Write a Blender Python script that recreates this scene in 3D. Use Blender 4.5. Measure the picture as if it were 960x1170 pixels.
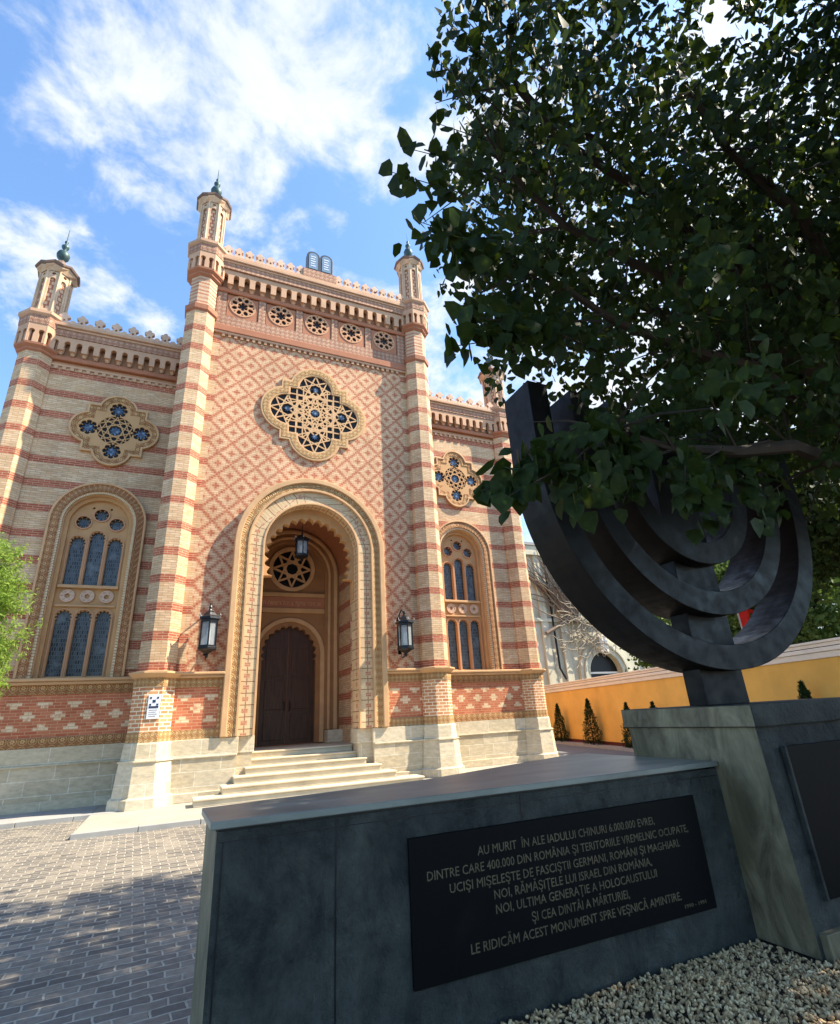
import bpy, bmesh, math, random
import numpy as np
from mathutils import Vector, Matrix
PI=math.pi; R=math.radians
sc=bpy.context.scene
for o in list(bpy.data.objects): bpy.data.objects.remove(o)
random.seed(7)
# ------------------------------------------------------------------ camera
cam=bpy.data.objects.new('camera',bpy.data.cameras.new('camera')); sc.collection.objects.link(cam); sc.camera=cam
_M=np.array([[0.91620,-0.39744,-0.05101],[-0.10078,-0.35268,0.93030],[0.38773,0.84720,0.36318]])
yaw,pitch,roll=0.429,0.372,-0.055
def camrot(yaw,pitch,roll):
    cy,sy=math.cos(yaw),math.sin(yaw);cp,sp=math.cos(pitch),math.sin(pitch)
    f=Vector((sy*cp,cy*cp,sp));r=Vector((cy,-sy,0));u=r.cross(f)
    cr,sr=math.cos(roll),math.sin(roll)
    r2=cr*r+sr*u;u2=-sr*r+cr*u
    return Matrix((r2,u2,-f)).transposed()
cam.matrix_world=Matrix.Translation((-3.317,-14.882,1.6))@camrot(yaw,pitch,roll).to_4x4()
cam.data.sensor_fit='HORIZONTAL'; cam.data.sensor_width=36; cam.data.lens=36*595.45/960
cam.data.shift_x=5/960; cam.data.clip_start=.05; cam.data.clip_end=3000
# ------------------------------------------------------------------ sun, sky
SUN=Vector((2.8,-1.0,3.3)).normalized()
s=bpy.data.objects.new('sun',bpy.data.lights.new('sun','SUN')); sc.collection.objects.link(s)
s.data.energy=4.5; s.data.angle=R(.53); s.data.color=(1,.89,.71)
s.rotation_euler=SUN.to_track_quat('Z','Y').to_euler(); s.location=(20,-20,30)
W=bpy.data.worlds.new('World'); sc.world=W; W.use_nodes=True
nt=W.node_tree; nt.nodes.clear()
sky=nt.nodes.new('ShaderNodeTexSky'); sky.sky_type='NISHITA'; sky.sun_disc=False
sky.sun_elevation=math.asin(SUN.z); sky.sun_rotation=math.atan2(SUN.x,SUN.y)
sky.air_density=1.0; sky.dust_density=.6; sky.ozone_density=1.5
def wn(t,**k):
    n=nt.nodes.new(t)
    for a,b in k.items(): setattr(n,a,b)
    return n
tc=wn('ShaderNodeTexCoord')
def wm(op,a,b=None,c=None,clamp=False):
    n=wn('ShaderNodeMath',operation=op,use_clamp=clamp)
    for i,x in enumerate((a,b,c)):
        if x is None: continue
        if isinstance(x,(int,float)): n.inputs[i].default_value=x
        else: nt.links.new(x,n.inputs[i])
    return n.outputs[0]
sep=wn('ShaderNodeSeparateXYZ'); nt.links.new(tc.outputs['Generated'],sep.inputs[0])
zz=wm('ADD',wm('MAXIMUM',sep.outputs[2],0),.12)
cmb=wn('ShaderNodeCombineXYZ'); nt.links.new(wm('DIVIDE',sep.outputs[0],zz),cmb.inputs[0]); nt.links.new(wm('DIVIDE',sep.outputs[1],zz),cmb.inputs[1])
def wnoise(scale,detail,rough,dist=0,off=0):
    n=wn('ShaderNodeTexNoise'); n.inputs['Scale'].default_value=scale;n.inputs['Detail'].default_value=detail;n.inputs['Roughness'].default_value=rough;n.inputs['Distortion'].default_value=dist
    mp=wn('ShaderNodeMapping'); mp.inputs['Location'].default_value=(off,off*.7,off*.3); nt.links.new(cmb.outputs[0],mp.inputs[0]); nt.links.new(mp.outputs[0],n.inputs['Vector'])
    return n.outputs[0]
n1=wnoise(5.5,12,.60,.25,3.1); n2=wnoise(20,8,.65,.4,7.7)
# where the cloud banks stand in the sky: direction, angular size, weight
BANKS=[((-.16,.527,.835),.17,.95),((-.034,.495,.868),.19,1.1),((.081,.467,.88),.18,1.1),((-.10,.42,.90),.2,.8),((-.147,.631,.762),.07,.75),((-.044,.612,.79),.12,.95),((.05,.57,.82),.09,.7),
 ((-.218,.577,.787),.07,.6),((.154,.496,.854),.12,.8),((-.249,.729,.637),.09,.85),((-.174,.752,.635),.07,.7),((-.101,.778,.62),.05,.7),((.27,.499,.823),.10,.75),((.263,.413,.872),.07,.5),((.337,.447,.828),.12,.8),((.166,.612,.773),.04,.5),((.818,.432,.379),.55,1.3),((.6,.5,.6),.3,.5)]
bank=None
for d,sz,w in BANKS:
    d=Vector(d).normalized()
    vm=wn('ShaderNodeVectorMath',operation='DISTANCE'); nt.links.new(tc.outputs['Generated'],vm.inputs[0]); vm.inputs[1].default_value=d
    e=wm('MULTIPLY',wm('EXPONENT',wm('MULTIPLY',wm('POWER',wm('DIVIDE',vm.outputs['Value'],sz),2),-1)),w)
    bank=e if bank is None else wm('MAXIMUM',bank,e)
den=wm('ADD',wm('MULTIPLY',bank,.70),wm('ADD',wm('MULTIPLY',wm('SUBTRACT',n1,.5),2.0),wm('MULTIPLY',wm('SUBTRACT',n2,.5),.55)))
mr=wn('ShaderNodeMapRange',interpolation_type='SMOOTHSTEP'); nt.links.new(den,mr.inputs[0]); mr.inputs[1].default_value=.20; mr.inputs[2].default_value=.74; mr.inputs[3].default_value=0; mr.inputs[4].default_value=.93
bg=wn('ShaderNodeBackground'); bg.inputs[1].default_value=.125
skm=wn('ShaderNodeMix',data_type='RGBA',blend_type='MULTIPLY'); skm.inputs[0].default_value=1; nt.links.new(sky.outputs[0],skm.inputs[6]); skm.inputs[7].default_value=(.86,1.03,1.14,1)
nt.links.new(skm.outputs[2],bg.inputs[0])
bg2=wn('ShaderNodeBackground'); bg2.inputs[1].default_value=.44
crc=wn('ShaderNodeMix',data_type='RGBA'); nt.links.new(wm('MULTIPLY_ADD',n1,2.2,-.6,clamp=True),crc.inputs[0]); crc.inputs[6].default_value=(.66,.74,.82,1); crc.inputs[7].default_value=(.95,.97,1,1)
nt.links.new(crc.outputs[2],bg2.inputs[0])
mx=wn('ShaderNodeMixShader'); nt.links.new(mr.outputs[0],mx.inputs[0]); nt.links.new(bg.outputs[0],mx.inputs[1]); nt.links.new(bg2.outputs[0],mx.inputs[2])
wo=wn('ShaderNodeOutputWorld'); nt.links.new(mx.outputs[0],wo.inputs[0])
sc.view_settings.view_transform='Standard'; sc.view_settings.look='None'; sc.view_settings.gamma=1; sc.view_settings.exposure=1.5
sc.render.engine='CYCLES'
sc.cycles.max_bounces=8; sc.cycles.transparent_max_bounces=8

# ------------------------------------------------------------------ helpers
class MB:
    def __init__(s): s.v=[]; s.f=[]
    def add(s,v,f):
        o=len(s.v); s.v+= [tuple(p) for p in v]; s.f+=[tuple(i+o for i in q) for q in f]; return s
    def box(s,x0,x1,y0,y1,z0,z1):
        return s.add([(x0,y0,z0),(x1,y0,z0),(x1,y1,z0),(x0,y1,z0),(x0,y0,z1),(x1,y0,z1),(x1,y1,z1),(x0,y1,z1)],[(0,3,2,1),(4,5,6,7),(0,1,5,4),(1,2,6,5),(2,3,7,6),(3,0,4,7)])
    def prism(s,pts,z0,z1):
        n=len(pts); v=[(x,y,z0) for x,y in pts]+[(x,y,z1) for x,y in pts]
        return s.add(v,[tuple(range(n))[::-1],tuple(range(n,2*n))]+[(i,(i+1)%n,n+(i+1)%n,n+i) for i in range(n)])
    def lathe(s,cx,cy,prof,n=8,rot=None,cap=True,zoff=None):
        if rot is None: rot=PI/n
        v=[]
        for (r,z) in prof:
            for i in range(n):
                a=rot+2*PI*i/n; v.append((cx+r*math.cos(a),cy+r*math.sin(a),z))
        f=[]
        for k in range(len(prof)-1):
            for i in range(n): f.append((k*n+i,k*n+(i+1)%n,(k+1)*n+(i+1)%n,(k+1)*n+i))
        if cap: f.append(tuple(range(n))[::-1]); f.append(tuple((len(prof)-1)*n+i for i in range(n)))
        return s.add(v,f)
    def tube(s,pts,rad,n=6):
        pts=[Vector(p) for p in pts]; m=len(pts)
        if not hasattr(rad,'__len__'): rad=[rad]*m
        v=[];f=[]; up=Vector((0,0,1))
        for i,p in enumerate(pts):
            t=(pts[min(i+1,m-1)]-pts[max(i-1,0)]).normalized()
            a=t.cross(Vector((0,0,1)) if abs(t.z)<.9 else Vector((1,0,0))).normalized(); b=t.cross(a)
            for k in range(n):
                q=2*PI*k/n; v.append(p+rad[i]*(math.cos(q)*a+math.sin(q)*b))
        for i in range(m-1):
            for k in range(n): f.append((i*n+k,i*n+(k+1)%n,(i+1)*n+(k+1)%n,(i+1)*n+k))
        f.append(tuple(range(n))[::-1]); f.append(tuple((m-1)*n+k for k in range(n)))
        return s.add(v,f)
    def mesh(s,name):
        me=bpy.data.meshes.new(name); me.from_pydata(s.v,[],s.f); me.update(); return me
def fix_normals(me):
    bm=bmesh.new(); bm.from_mesh(me); bmesh.ops.remove_doubles(bm,verts=bm.verts,dist=1e-5); bmesh.ops.recalc_face_normals(bm,faces=bm.faces); bm.to_mesh(me); bm.free()
def boxuv(me):
    uv=me.uv_layers.get('UVMap') or me.uv_layers.new(name='UVMap')
    for p in me.polygons:
        n=p.normal
        if abs(n.z)>.72: tx,ty=None,None
        else:
            l=math.hypot(n.x,n.y) or 1; tx,ty=-n.y/l,n.x/l
            if ty<0 and abs(n.x)>abs(n.y)*1.5: pass
        for li in p.loop_indices:
            c=me.vertices[me.loops[li].vertex_index].co
            uv.data[li].uv=(c.x,c.y) if tx is None else (c.x*tx+c.y*ty,c.z)
def ringuv(me,cx,zs):
    uv=me.uv_layers.get('UVMap') or me.uv_layers.new(name='UVMap')
    for p in me.polygons:
        for li in p.loop_indices:
            c=me.vertices[me.loops[li].vertex_index].co; dx,dz=c.x-cx,c.z-zs; r=math.hypot(dx,dz)
            if c.z<=zs: al=c.z-zs; rad=abs(dx); side=0 if dx<0 else 1
            else: al=(math.atan2(dz,abs(dx)))*1.6; rad=r
            uv.data[li].uv=(rad+(c.y+.14 if abs(p.normal.y)<.5 else 0),al+20)
    return me
def obj(name,src,m,parent=None,bevel=0,smooth=False,uv=True,ring=None):
    me=src.mesh(name) if isinstance(src,MB) else src
    me.name=name
    if isinstance(src,MB): fix_normals(me)
    if ring: ringuv(me,*ring)
    elif uv: boxuv(me)
    o=bpy.data.objects.new(name,me); sc.collection.objects.link(o)
    for mm in (m if isinstance(m,(list,tuple)) else [m]): me.materials.append(mm)
    if smooth:
        for p in me.polygons: p.use_smooth=True
    bevel=bevel or me.get('bev',0)
    if 'bev' in me: del me['bev']
    if bevel:
        b=o.modifiers.new('b','BEVEL'); b.width=bevel; b.segments=1 if bevel<.008 else 2; b.limit_method='ANGLE'; b.angle_limit=R(40)
    if parent is not None:
        o.parent=parent; root=parent
        while root.parent is not None: root=root.parent
        if not root.get('local'): o.matrix_parent_inverse=Matrix.Translation(-root.location) if parent is root else Matrix()
    return o
def thing(name,label,cat,loc=(0,0,0),group=None,local=False):
    o=bpy.data.objects.new(name,None); sc.collection.objects.link(o); o.location=loc; o.empty_display_size=.2
    o['label']=label; o['category']=cat
    if group: o['group']=group
    if local: o['local']=1
    return o
def tag(o,label,cat,group=None):
    o['label']=label;o['category']=cat
    if group:o['group']=group
    return o
def struct(o): o['kind']='structure'; return o
def _inside(px,pz,poly):
    a=np.array(poly); x0,z0=a[:,0],a[:,1]; x1,z1=np.roll(x0,-1),np.roll(z0,-1)
    with np.errstate(divide='ignore',invalid='ignore'):
        c=((z0[None]>pz[:,None])!=(z1[None]>pz[:,None]))&(px[:,None]<(x1-x0)[None]*(pz[:,None]-z0[None])/(z1-z0)[None]+x0[None])
    return c.sum(1)%2==1
from mathutils.geometry import delaunay_2d_cdt
def plate(polys,y0,y1,bevel=0,res=1):
    """standing sheet: outline polys[0] in (x,z) with the other polys cut out, from y0 (front) to y1 (back)"""
    V=[];E=[]
    for P in polys:
        o=len(V); n=len(P); V+=[Vector(q) for q in P]; E+=[(o+i,o+(i+1)%n) for i in range(n)]
    vv,ee,ff,_,_,_=delaunay_2d_cdt(V,E,[],0,1e-6)
    vv=[(v.x,v.y) for v in vv]; A=np.array(vv); F=np.array(ff); C=A[F].mean(1)
    k=_inside(C[:,0],C[:,1],polys[0])
    for h in polys[1:]: k&=~_inside(C[:,0],C[:,1],h)
    F=F[k]; cnt={}
    for f in F:
        for a,b in ((f[0],f[1]),(f[1],f[2]),(f[2],f[0])): cnt[(a,b)]=cnt.get((a,b),0)+1
    bd=[(a,b) for (a,b) in cnt if (b,a) not in cnt]; n=len(vv)
    vs=[(x,y0,z) for x,z in vv]+[(x,y1,z) for x,z in vv]
    fs=[tuple(int(q) for q in f) for f in F]+[tuple(int(q)+n for q in f[::-1]) for f in F]+[(int(b),int(a),int(a)+n,int(b)+n) for a,b in bd]
    me=bpy.data.meshes.new('plate'); me.from_pydata(vs,[],fs); me.update()
    bm=bmesh.new(); bm.from_mesh(me); bmesh.ops.delete(bm,geom=[v for v in bm.verts if not v.link_faces],context='VERTS'); bmesh.ops.recalc_face_normals(bm,faces=bm.faces)
    bmesh.ops.dissolve_limit(bm,angle_limit=.002,verts=bm.verts,edges=bm.edges)
    bm.to_mesh(me); bm.free()
    if bevel: me['bev']=bevel
    return me
def join(meshes):
    bm=bmesh.new()
    for m in meshes: bm.from_mesh(m)
    me=bpy.data.meshes.new('j'); bm.to_mesh(me); bm.free(); return me
def mbm(mb): me=mb.mesh('x'); fix_normals(me); return me
def arc(cx,cz,r,a0,a1,n): return [(cx+r*math.cos(R(a0+(a1-a0)*i/n)),cz+r*math.sin(R(a0+(a1-a0)*i/n))) for i in range(n+1)]
def archp(cx,z0,zs,r,n=28): return [(cx-r,z0)]+arc(cx,zs,r,180,0,n)+[(cx+r,z0)]
def circ(cx,cz,r,n=32): return [(cx+r*math.cos(2*PI*i/n),cz+r*math.sin(2*PI*i/n)) for i in range(n)]
def foil(cx,cz,r,k,lob=.3,a0=90,n=7):
    out=[]
    for i in range(k):
        a=R(a0)+2*PI*i/k; hw=PI/k; c=(cx+r*(1-lob*.55)*math.cos(a),cz+r*(1-lob*.55)*math.sin(a)); rr=r*math.sin(hw)*1.02
        for j in range(n+1):
            b=a-PI*.62+PI*1.24*j/n; out.append((c[0]+rr*math.cos(b),c[1]+rr*math.sin(b)))
    return out
def cuspedarch(cx,z0,zs,r,k,depth,full=180,neck=None,n=6):
    """arched opening whose head is a chain of k scallops; full>180 makes it a horseshoe"""
    a0=90+full/2; a1=90-full/2; pts=[]
    for i in range(k):
        b0=R(a0+(a1-a0)*i/k); b1=R(a0+(a1-a0)*(i+1)/k)
        for j in range(n):
            t=j/n; b=b0+(b1-b0)*t; rr=r+depth*math.sin(PI*t)
            pts.append((cx+rr*math.cos(b),zs+rr*math.sin(b)))
    pts.append((cx+r*math.cos(R(a1)),zs+r*math.sin(R(a1))))
    w=neck or r
    return [(cx-w,z0),(cx-w,pts[0][1]-.02)]+pts+[(cx+w,pts[-1][1]-.02),(cx+w,z0)]
def star(cx,cz,ro,ri,k,a0=90): return [(cx+(ro if i%2==0 else ri)*math.cos(R(a0)+PI*i/k),cz+(ro if i%2==0 else ri)*math.sin(R(a0)+PI*i/k)) for i in range(2*k)]
def quatre(cx,cz,d,r,sq,n=18):
    """four round lobes at distance d with the corners of a square between"""
    out=[]
    for q in range(4):
        a=q*90; lx,lz=cx+d*math.cos(R(a)),cz+d*math.sin(R(a))
        # lobe meets the square's side lines; square half side sq
        h=sq-d; ang=math.degrees(math.acos(max(-1,min(1,h/r)))) if abs(h)<r else 60
        for i in range(n+1):
            b=a-ang+2*ang*i/n; out.append((lx+r*math.cos(R(b)),lz+r*math.sin(R(b))))
        out.append((cx+sq*math.sqrt(2)*math.cos(R(a+45)),cz+sq*math.sqrt(2)*math.sin(R(a+45))))
    return out
# ------------------------------------------------------------------ materials
class N:
    def __init__(s,name,rough=.8,spec=.3,metal=0):
        s.m=bpy.data.materials.new(name); s.m.use_nodes=True; s.t=s.m.node_tree; s.b=s.t.nodes['Principled BSDF']
        s.b.inputs['Roughness'].default_value=rough; s.b.inputs['Specular IOR Level'].default_value=spec; s.b.inputs['Metallic'].default_value=metal
    def n(s,t,**k):
        x=s.t.nodes.new(t)
        for a,b in k.items(): setattr(x,a,b)
        return x
    def L(s,a,b):
        if isinstance(a,(int,float)): b.default_value=a
        elif isinstance(a,(tuple,list)): b.default_value=a if len(a)!=3 or b.type!='RGBA' else (*a,1)
        else: s.t.links.new(a,b)
    def ma(s,op,a,b=None,c=None,clamp=False):
        x=s.n('ShaderNodeMath',operation=op,use_clamp=clamp)
        for i,q in enumerate((a,b,c)):
            if q is not None: s.L(q,x.inputs[i])
        return x.outputs[0]
    def mix(s,f,a,b,bt='MIX'):
        x=s.n('ShaderNodeMix',data_type='RGBA',blend_type=bt); s.L(f,x.inputs[0]); s.L(a,x.inputs[6]); s.L(b,x.inputs[7]); return x.outputs[2]
    def uv(s):
        if not hasattr(s,'_uv'): s._uv=s.n('ShaderNodeTexCoord').outputs['UV']
        return s._uv
    def pos(s):
        if not hasattr(s,'_p'): s._p=s.n('ShaderNodeTexCoord').outputs['Object']
        return s._p
    def uvxy(s):
        if not hasattr(s,'_xy'):
            x=s.n('ShaderNodeSeparateXYZ'); s.L(s.uv(),x.inputs[0]); s._xy=(x.outputs[0],x.outputs[1])
        return s._xy
    def noise(s,scale,detail=4,rough=.55,vec=None,dist=0,stretch=None):
        x=s.n('ShaderNodeTexNoise'); x.inputs['Scale'].default_value=scale; x.inputs['Detail'].default_value=detail; x.inputs['Roughness'].default_value=rough; x.inputs['Distortion'].default_value=dist
        v=vec or s.pos()
        if stretch:
            mp=s.n('ShaderNodeMapping'); mp.inputs['Scale'].default_value=stretch; s.L(v,mp.inputs[0]); v=mp.outputs[0]
        s.L(v,x.inputs['Vector']); return x.outputs[0]
    def voro(s,scale,vec=None,feat='F1',out=0):
        x=s.n('ShaderNodeTexVoronoi',feature=feat); x.inputs['Scale'].default_value=scale; s.L(vec or s.pos(),x.inputs['Vector']); return x.outputs[out]
    def brick(s,c1,c2,mo,w=.25,h=.0625,ms=.007,vec=None,off=.5,smooth=.1,bias=0):
        x=s.n('ShaderNodeTexBrick'); x.offset=off; s.L(vec or s.uv(),x.inputs['Vector'])
        for k,v in (('Color1',c1),('Color2',c2),('Mortar',mo),('Scale',1.0),('Mortar Size',ms),('Mortar Smooth',smooth),('Bias',bias),('Brick Width',w),('Row Height',h)): s.L(v,x.inputs[k])
        return x
    def ramp(s,f,stops):
        x=s.n('ShaderNodeValToRGB'); s.L(f,x.inputs[0]); e=x.color_ramp.elements
        while len(e)<len(stops): e.new(.5)
        for i,(p,c) in enumerate(stops): e[i].position=p; e[i].color=(*c,1) if len(c)==3 else c
        return x.outputs[0]
    def rng(s,f,a,b,c=0,d=1,sm=False):
        x=s.n('ShaderNodeMapRange',interpolation_type='SMOOTHSTEP' if sm else 'LINEAR'); s.L(f,x.inputs[0])
        for i,q in enumerate((a,b,c,d)): x.inputs[i+1].default_value=q
        return x.outputs[0]
    def bump(s,h,st=.4,d=.02):
        x=s.n('ShaderNodeBump'); x.inputs['Strength'].default_value=st; x.inputs['Distance'].default_value=d; s.L(h,x.inputs['Height']); s.L(x.outputs[0],s.b.inputs['Normal']); return s
    def col(s,c): s.L(c,s.b.inputs['Base Color']); return s
CREAM=(.62,.385,.205); CREAM2=(.74,.52,.325); RED=(.34,.075,.035); RED2=(.46,.135,.07); MORT=(.66,.55,.40); TERRA=(.50,.27,.115)
def wear(s,c,amt=.25,scale=1.3):
    f=s.rng(s.noise(scale,6,.6),.3,.75,1-amt,1+amt*.35)
    if scale==1.3: f=s.ma('MULTIPLY',f,s.rng(s.noise(.8,7,.65,stretch=(1,1,.28)),.38,.62,.84,1.06))
    return s.mix(1,c,s.n_rgb(f) if False else s.gray(f),'MULTIPLY')
def gray(s,f):
    x=s.n('ShaderNodeCombineColor'); [s.L(f,x.inputs[i]) for i in range(3)]; return x.outputs[0]
N.gray=gray; N.wear=wear
def m_striped(name,off=3.02,per=.73,frac=.152,cw=None):
    s=N(name); u,v=s.uvxy()
    bc=s.brick(CREAM,CREAM2,(.42,.30,.17)); br=s.brick(RED,RED2,(.60,.38,.24),ms=.006)
    f=s.ma('FRACT',s.ma('ADD',s.ma('DIVIDE',s.ma('SUBTRACT',v,off),per),.5))
    red=s.ma('LESS_THAN',s.ma('ABSOLUTE',s.ma('SUBTRACT',f,.5)),frac)
    c=s.mix(red,bc.outputs[0],br.outputs[0])
    # hand-made bricks: tone varies along each course
    vn=s.noise(9,3,.6,vec=s.uv(),stretch=(.5,3.5,1)); c=s.mix(1,c,s.gray(s.rng(vn,.3,.7,.74,1.15)),'MULTIPLY'); c=s.mix(s.rng(s.noise(7,2,.5,vec=s.uv(),stretch=(.6,3,1)),.52,.72,0,.30),c,(.60,.27,.13))
    s.col(s.wear(c,.14)); s.bump(bc.outputs[1],-.35,.012); return s.m
def m_diaper():
    s=N('diaper_brick'); u,v=s.uvxy()
    H=.73/12; row=s.ma('FLOOR',s.ma('DIVIDE',s.ma('SUBTRACT',v,3.02-H/2),H)); qu=s.ma('MULTIPLY',s.ma('ADD',s.ma('FLOOR',s.ma('DIVIDE',u,.06)),.5),.06)
    du=s.ma('ABSOLUTE',s.ma('SUBTRACT',s.ma('FRACT',s.ma('ADD',s.ma('DIVIDE',s.ma('SUBTRACT',qu,2.88+.03),.72),.5)),.5)); dv=s.ma('ABSOLUTE',s.ma('SUBTRACT',s.ma('FRACT',s.ma('ADD',s.ma('DIVIDE',s.ma('ADD',row,.01),12.0),.5)),.5))
    ss=s.ma('MULTIPLY',s.ma('ADD',du,dv),2); s1=s.ma('MINIMUM',ss,s.ma('SUBTRACT',2,ss))
    cen=s.ma('LESS_THAN',s1,.25); ring=s.ma('MAXIMUM',s.ma('GREATER_THAN',s1,.90),s.ma('MULTIPLY',s.ma('GREATER_THAN',s1,.78),s.rng(s.noise(6,2,.5,vec=s.uv(),stretch=(.7,3,1)),.4,.6,.25,.8))); inn=s.ma('MULTIPLY',s.ma('LESS_THAN',s1,.42),.35)
    cen=s.ma('MAXIMUM',cen,inn)
    red=s.ma('MAXIMUM',cen,ring)
    jit=s.ma('GREATER_THAN',s.noise(11,2,.5,vec=s.uv(),stretch=(1,3,1)),.33)
    red=s.ma('MULTIPLY',red,s.ma('MAXIMUM',jit,.55))
    bc=s.brick((.62,.375,.205),(.73,.49,.30),(.46,.26,.15),ms=.007,h=H,w=.24); br=s.brick((.36,.095,.045),(.48,.155,.08),(.50,.24,.12),ms=.006,h=H,w=.24)
    c=s.mix(red,bc.outputs[0],br.outputs[0]); s.col(s.wear(c,.14)); s.bump(bc.outputs[1],-.3,.012); return s.m
def m_panelbrick():
    s=N('red_panel_brick'); u,v=s.uvxy()
    row=s.ma('FLOOR',s.ma('DIVIDE',s.ma('SUBTRACT',v,2.05-.0357),.0714)); qu=s.ma('MULTIPLY',s.ma('ADD',s.ma('FLOOR',s.ma('DIVIDE',u,.0775)),.5),.0775)
    du=s.ma('ABSOLUTE',s.ma('SUBTRACT',s.ma('FRACT',s.ma('DIVIDE',qu,.62)),.5)); dv=s.ma('ABSOLUTE',s.ma('SUBTRACT',s.ma('FRACT',s.ma('ADD',s.ma('DIVIDE',s.ma('ADD',row,.01),8.0),.5)),.5))
    ss=s.ma('MULTIPLY',s.ma('ADD',du,dv),2); s1=s.ma('MINIMUM',ss,s.ma('SUBTRACT',2,ss))
    cr=s.ma('MULTIPLY',s.ma('LESS_THAN',s1,.5),s.ma('LESS_THAN',s.ma('ABSOLUTE',row),4.5))
    cr=s.ma('MULTIPLY',cr,s.rng(s.noise(9,2,.5,vec=s.uv()),.3,.45,.35,1))
    br=s.brick((.44,.115,.05),(.56,.19,.09),(.58,.34,.2),ms=.006,h=.0714); bc=s.brick((.72,.52,.30),(.80,.62,.40),(.58,.34,.2),ms=.006,h=.0714)
    s.col(s.wear(s.mix(cr,br.outputs[0],bc.outputs[0]),.16)); s.bump(br.outputs[1],-.3,.012); return s.m
def m_whitejoint():
    s=N('red_brick_pale_joints'); br=s.brick((.46,.17,.075),(.60,.30,.14),(.78,.66,.46),w=.23,h=.088,ms=.012)
    s.col(s.wear(br.outputs[0],.14)); s.bump(br.outputs[1],-.5,.015); return s.m
def m_plain(name,c,amt=.15,rough=.8,sc_=2,spec=.3,fine=True,metal=0):
    s=N(name,rough,spec,metal); s.col(s.wear(c,amt,sc_))
    if fine: s.bump(s.noise(45,5,.6),.25,.01)
    return s.m
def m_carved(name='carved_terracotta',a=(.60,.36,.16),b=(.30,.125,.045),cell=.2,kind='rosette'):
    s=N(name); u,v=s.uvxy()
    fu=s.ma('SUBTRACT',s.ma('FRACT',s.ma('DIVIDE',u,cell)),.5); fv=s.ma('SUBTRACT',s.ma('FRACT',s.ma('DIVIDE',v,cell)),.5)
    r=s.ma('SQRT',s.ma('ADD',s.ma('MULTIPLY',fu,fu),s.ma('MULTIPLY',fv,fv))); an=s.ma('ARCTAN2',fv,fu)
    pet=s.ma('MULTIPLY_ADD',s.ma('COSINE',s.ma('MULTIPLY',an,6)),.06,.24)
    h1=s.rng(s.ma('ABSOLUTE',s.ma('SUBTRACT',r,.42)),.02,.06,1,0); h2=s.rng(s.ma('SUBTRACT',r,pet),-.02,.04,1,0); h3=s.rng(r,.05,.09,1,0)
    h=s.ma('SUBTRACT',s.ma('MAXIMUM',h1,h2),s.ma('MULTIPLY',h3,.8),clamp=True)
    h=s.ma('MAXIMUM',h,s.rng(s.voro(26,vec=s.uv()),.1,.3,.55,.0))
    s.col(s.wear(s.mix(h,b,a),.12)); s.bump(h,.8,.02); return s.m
def m_stone(w=.9,h=.32,ms=.012,c1=(.60,.51,.36),c2=(.68,.60,.45),mo=(.72,.66,.52),name='limestone_blocks'):
    s=N(name); b=s.brick(c1,c2,mo,w=w,h=h,ms=ms,off=.37)
    n=s.noise(6,8,.65,stretch=(1,1,2.2)); c=s.mix(1,b.outputs[0],s.gray(s.rng(n,.3,.72,.72,1.1)),'MULTIPLY')
    st=s.rng(s.noise(1.1,5,.7),.55,.75,0,.35); c=s.mix(st,c,(.36,.32,.22))
    s.col(c); s.bump(s.ma('MULTIPLY_ADD',b.outputs[1],-1.0,s.ma('MULTIPLY',n,.7)),.6,.02); return s.m
def m_metal(name,c,rough=.45,metal=.9,amt=.3):
    s=N(name,rough,.2 if name=='dark_bronze' else .5,metal); s.col(s.wear(c,amt,4)); s.L(s.rng(s.noise(7,5,.6),.3,.7,rough-.1,rough+.2),s.b.inputs['Roughness']); s.bump(s.noise(18,4,.6),.08,.01); return s.m
M={}
M['striped']=m_striped('striped_brick'); M['diaper']=m_diaper(); M['panel']=m_panelbrick(); M['whitejoint']=m_whitejoint()
M['neck']=(lambda s:(s.col(s.wear(s.mix(s.ma('LESS_THAN',s.ma('FRACT',s.ma('DIVIDE',s.uvxy()[1],.15)),.45),s.brick((.62,.42,.26),(.68,.49,.31),(.5,.3,.2)).outputs[0],s.brick((.40,.13,.07),(.5,.2,.11),(.6,.36,.22)).outputs[0]),.12)),s.m)[1])(N('neck_brick'))
M['terra']=m_plain('terracotta',(.53,.30,.135)); M['terrad']=m_plain('red_terracotta',(.40,.16,.085)); M['pink']=m_plain('pink_terracotta',(.55,.29,.16))
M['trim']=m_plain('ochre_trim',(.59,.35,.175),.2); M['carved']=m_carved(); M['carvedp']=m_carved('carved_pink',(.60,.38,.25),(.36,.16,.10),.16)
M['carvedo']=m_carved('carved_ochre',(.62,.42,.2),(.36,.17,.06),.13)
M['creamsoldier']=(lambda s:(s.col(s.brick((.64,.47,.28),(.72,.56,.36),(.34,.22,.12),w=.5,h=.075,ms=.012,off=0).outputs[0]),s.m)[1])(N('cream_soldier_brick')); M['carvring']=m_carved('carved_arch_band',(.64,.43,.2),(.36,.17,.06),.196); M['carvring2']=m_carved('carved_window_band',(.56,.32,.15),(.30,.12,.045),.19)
M['corn']=m_plain('cornice_terracotta',(.56,.335,.205),.2); M['merl']=m_plain('pale_terracotta',(.64,.43,.30),.22); M['brownterra_shade']=m_plain('brown_terracotta_shaded',(.33,.16,.065),.2); M['capd']=m_plain('brown_roof_edge',(.20,.13,.10),.2); M['stone']=m_stone(c1=(.47,.385,.255),c2=(.58,.49,.345),mo=(.66,.59,.45)); M['stonecap']=m_stone(1.1,.5,.008,(.54,.45,.305),(.62,.53,.385),name='limestone_course')  # brown terracotta taken darker, putting the porch's shade into its colour
M['step']=m_plain('step_stone',(.60,.51,.36),.22,.7)
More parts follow.
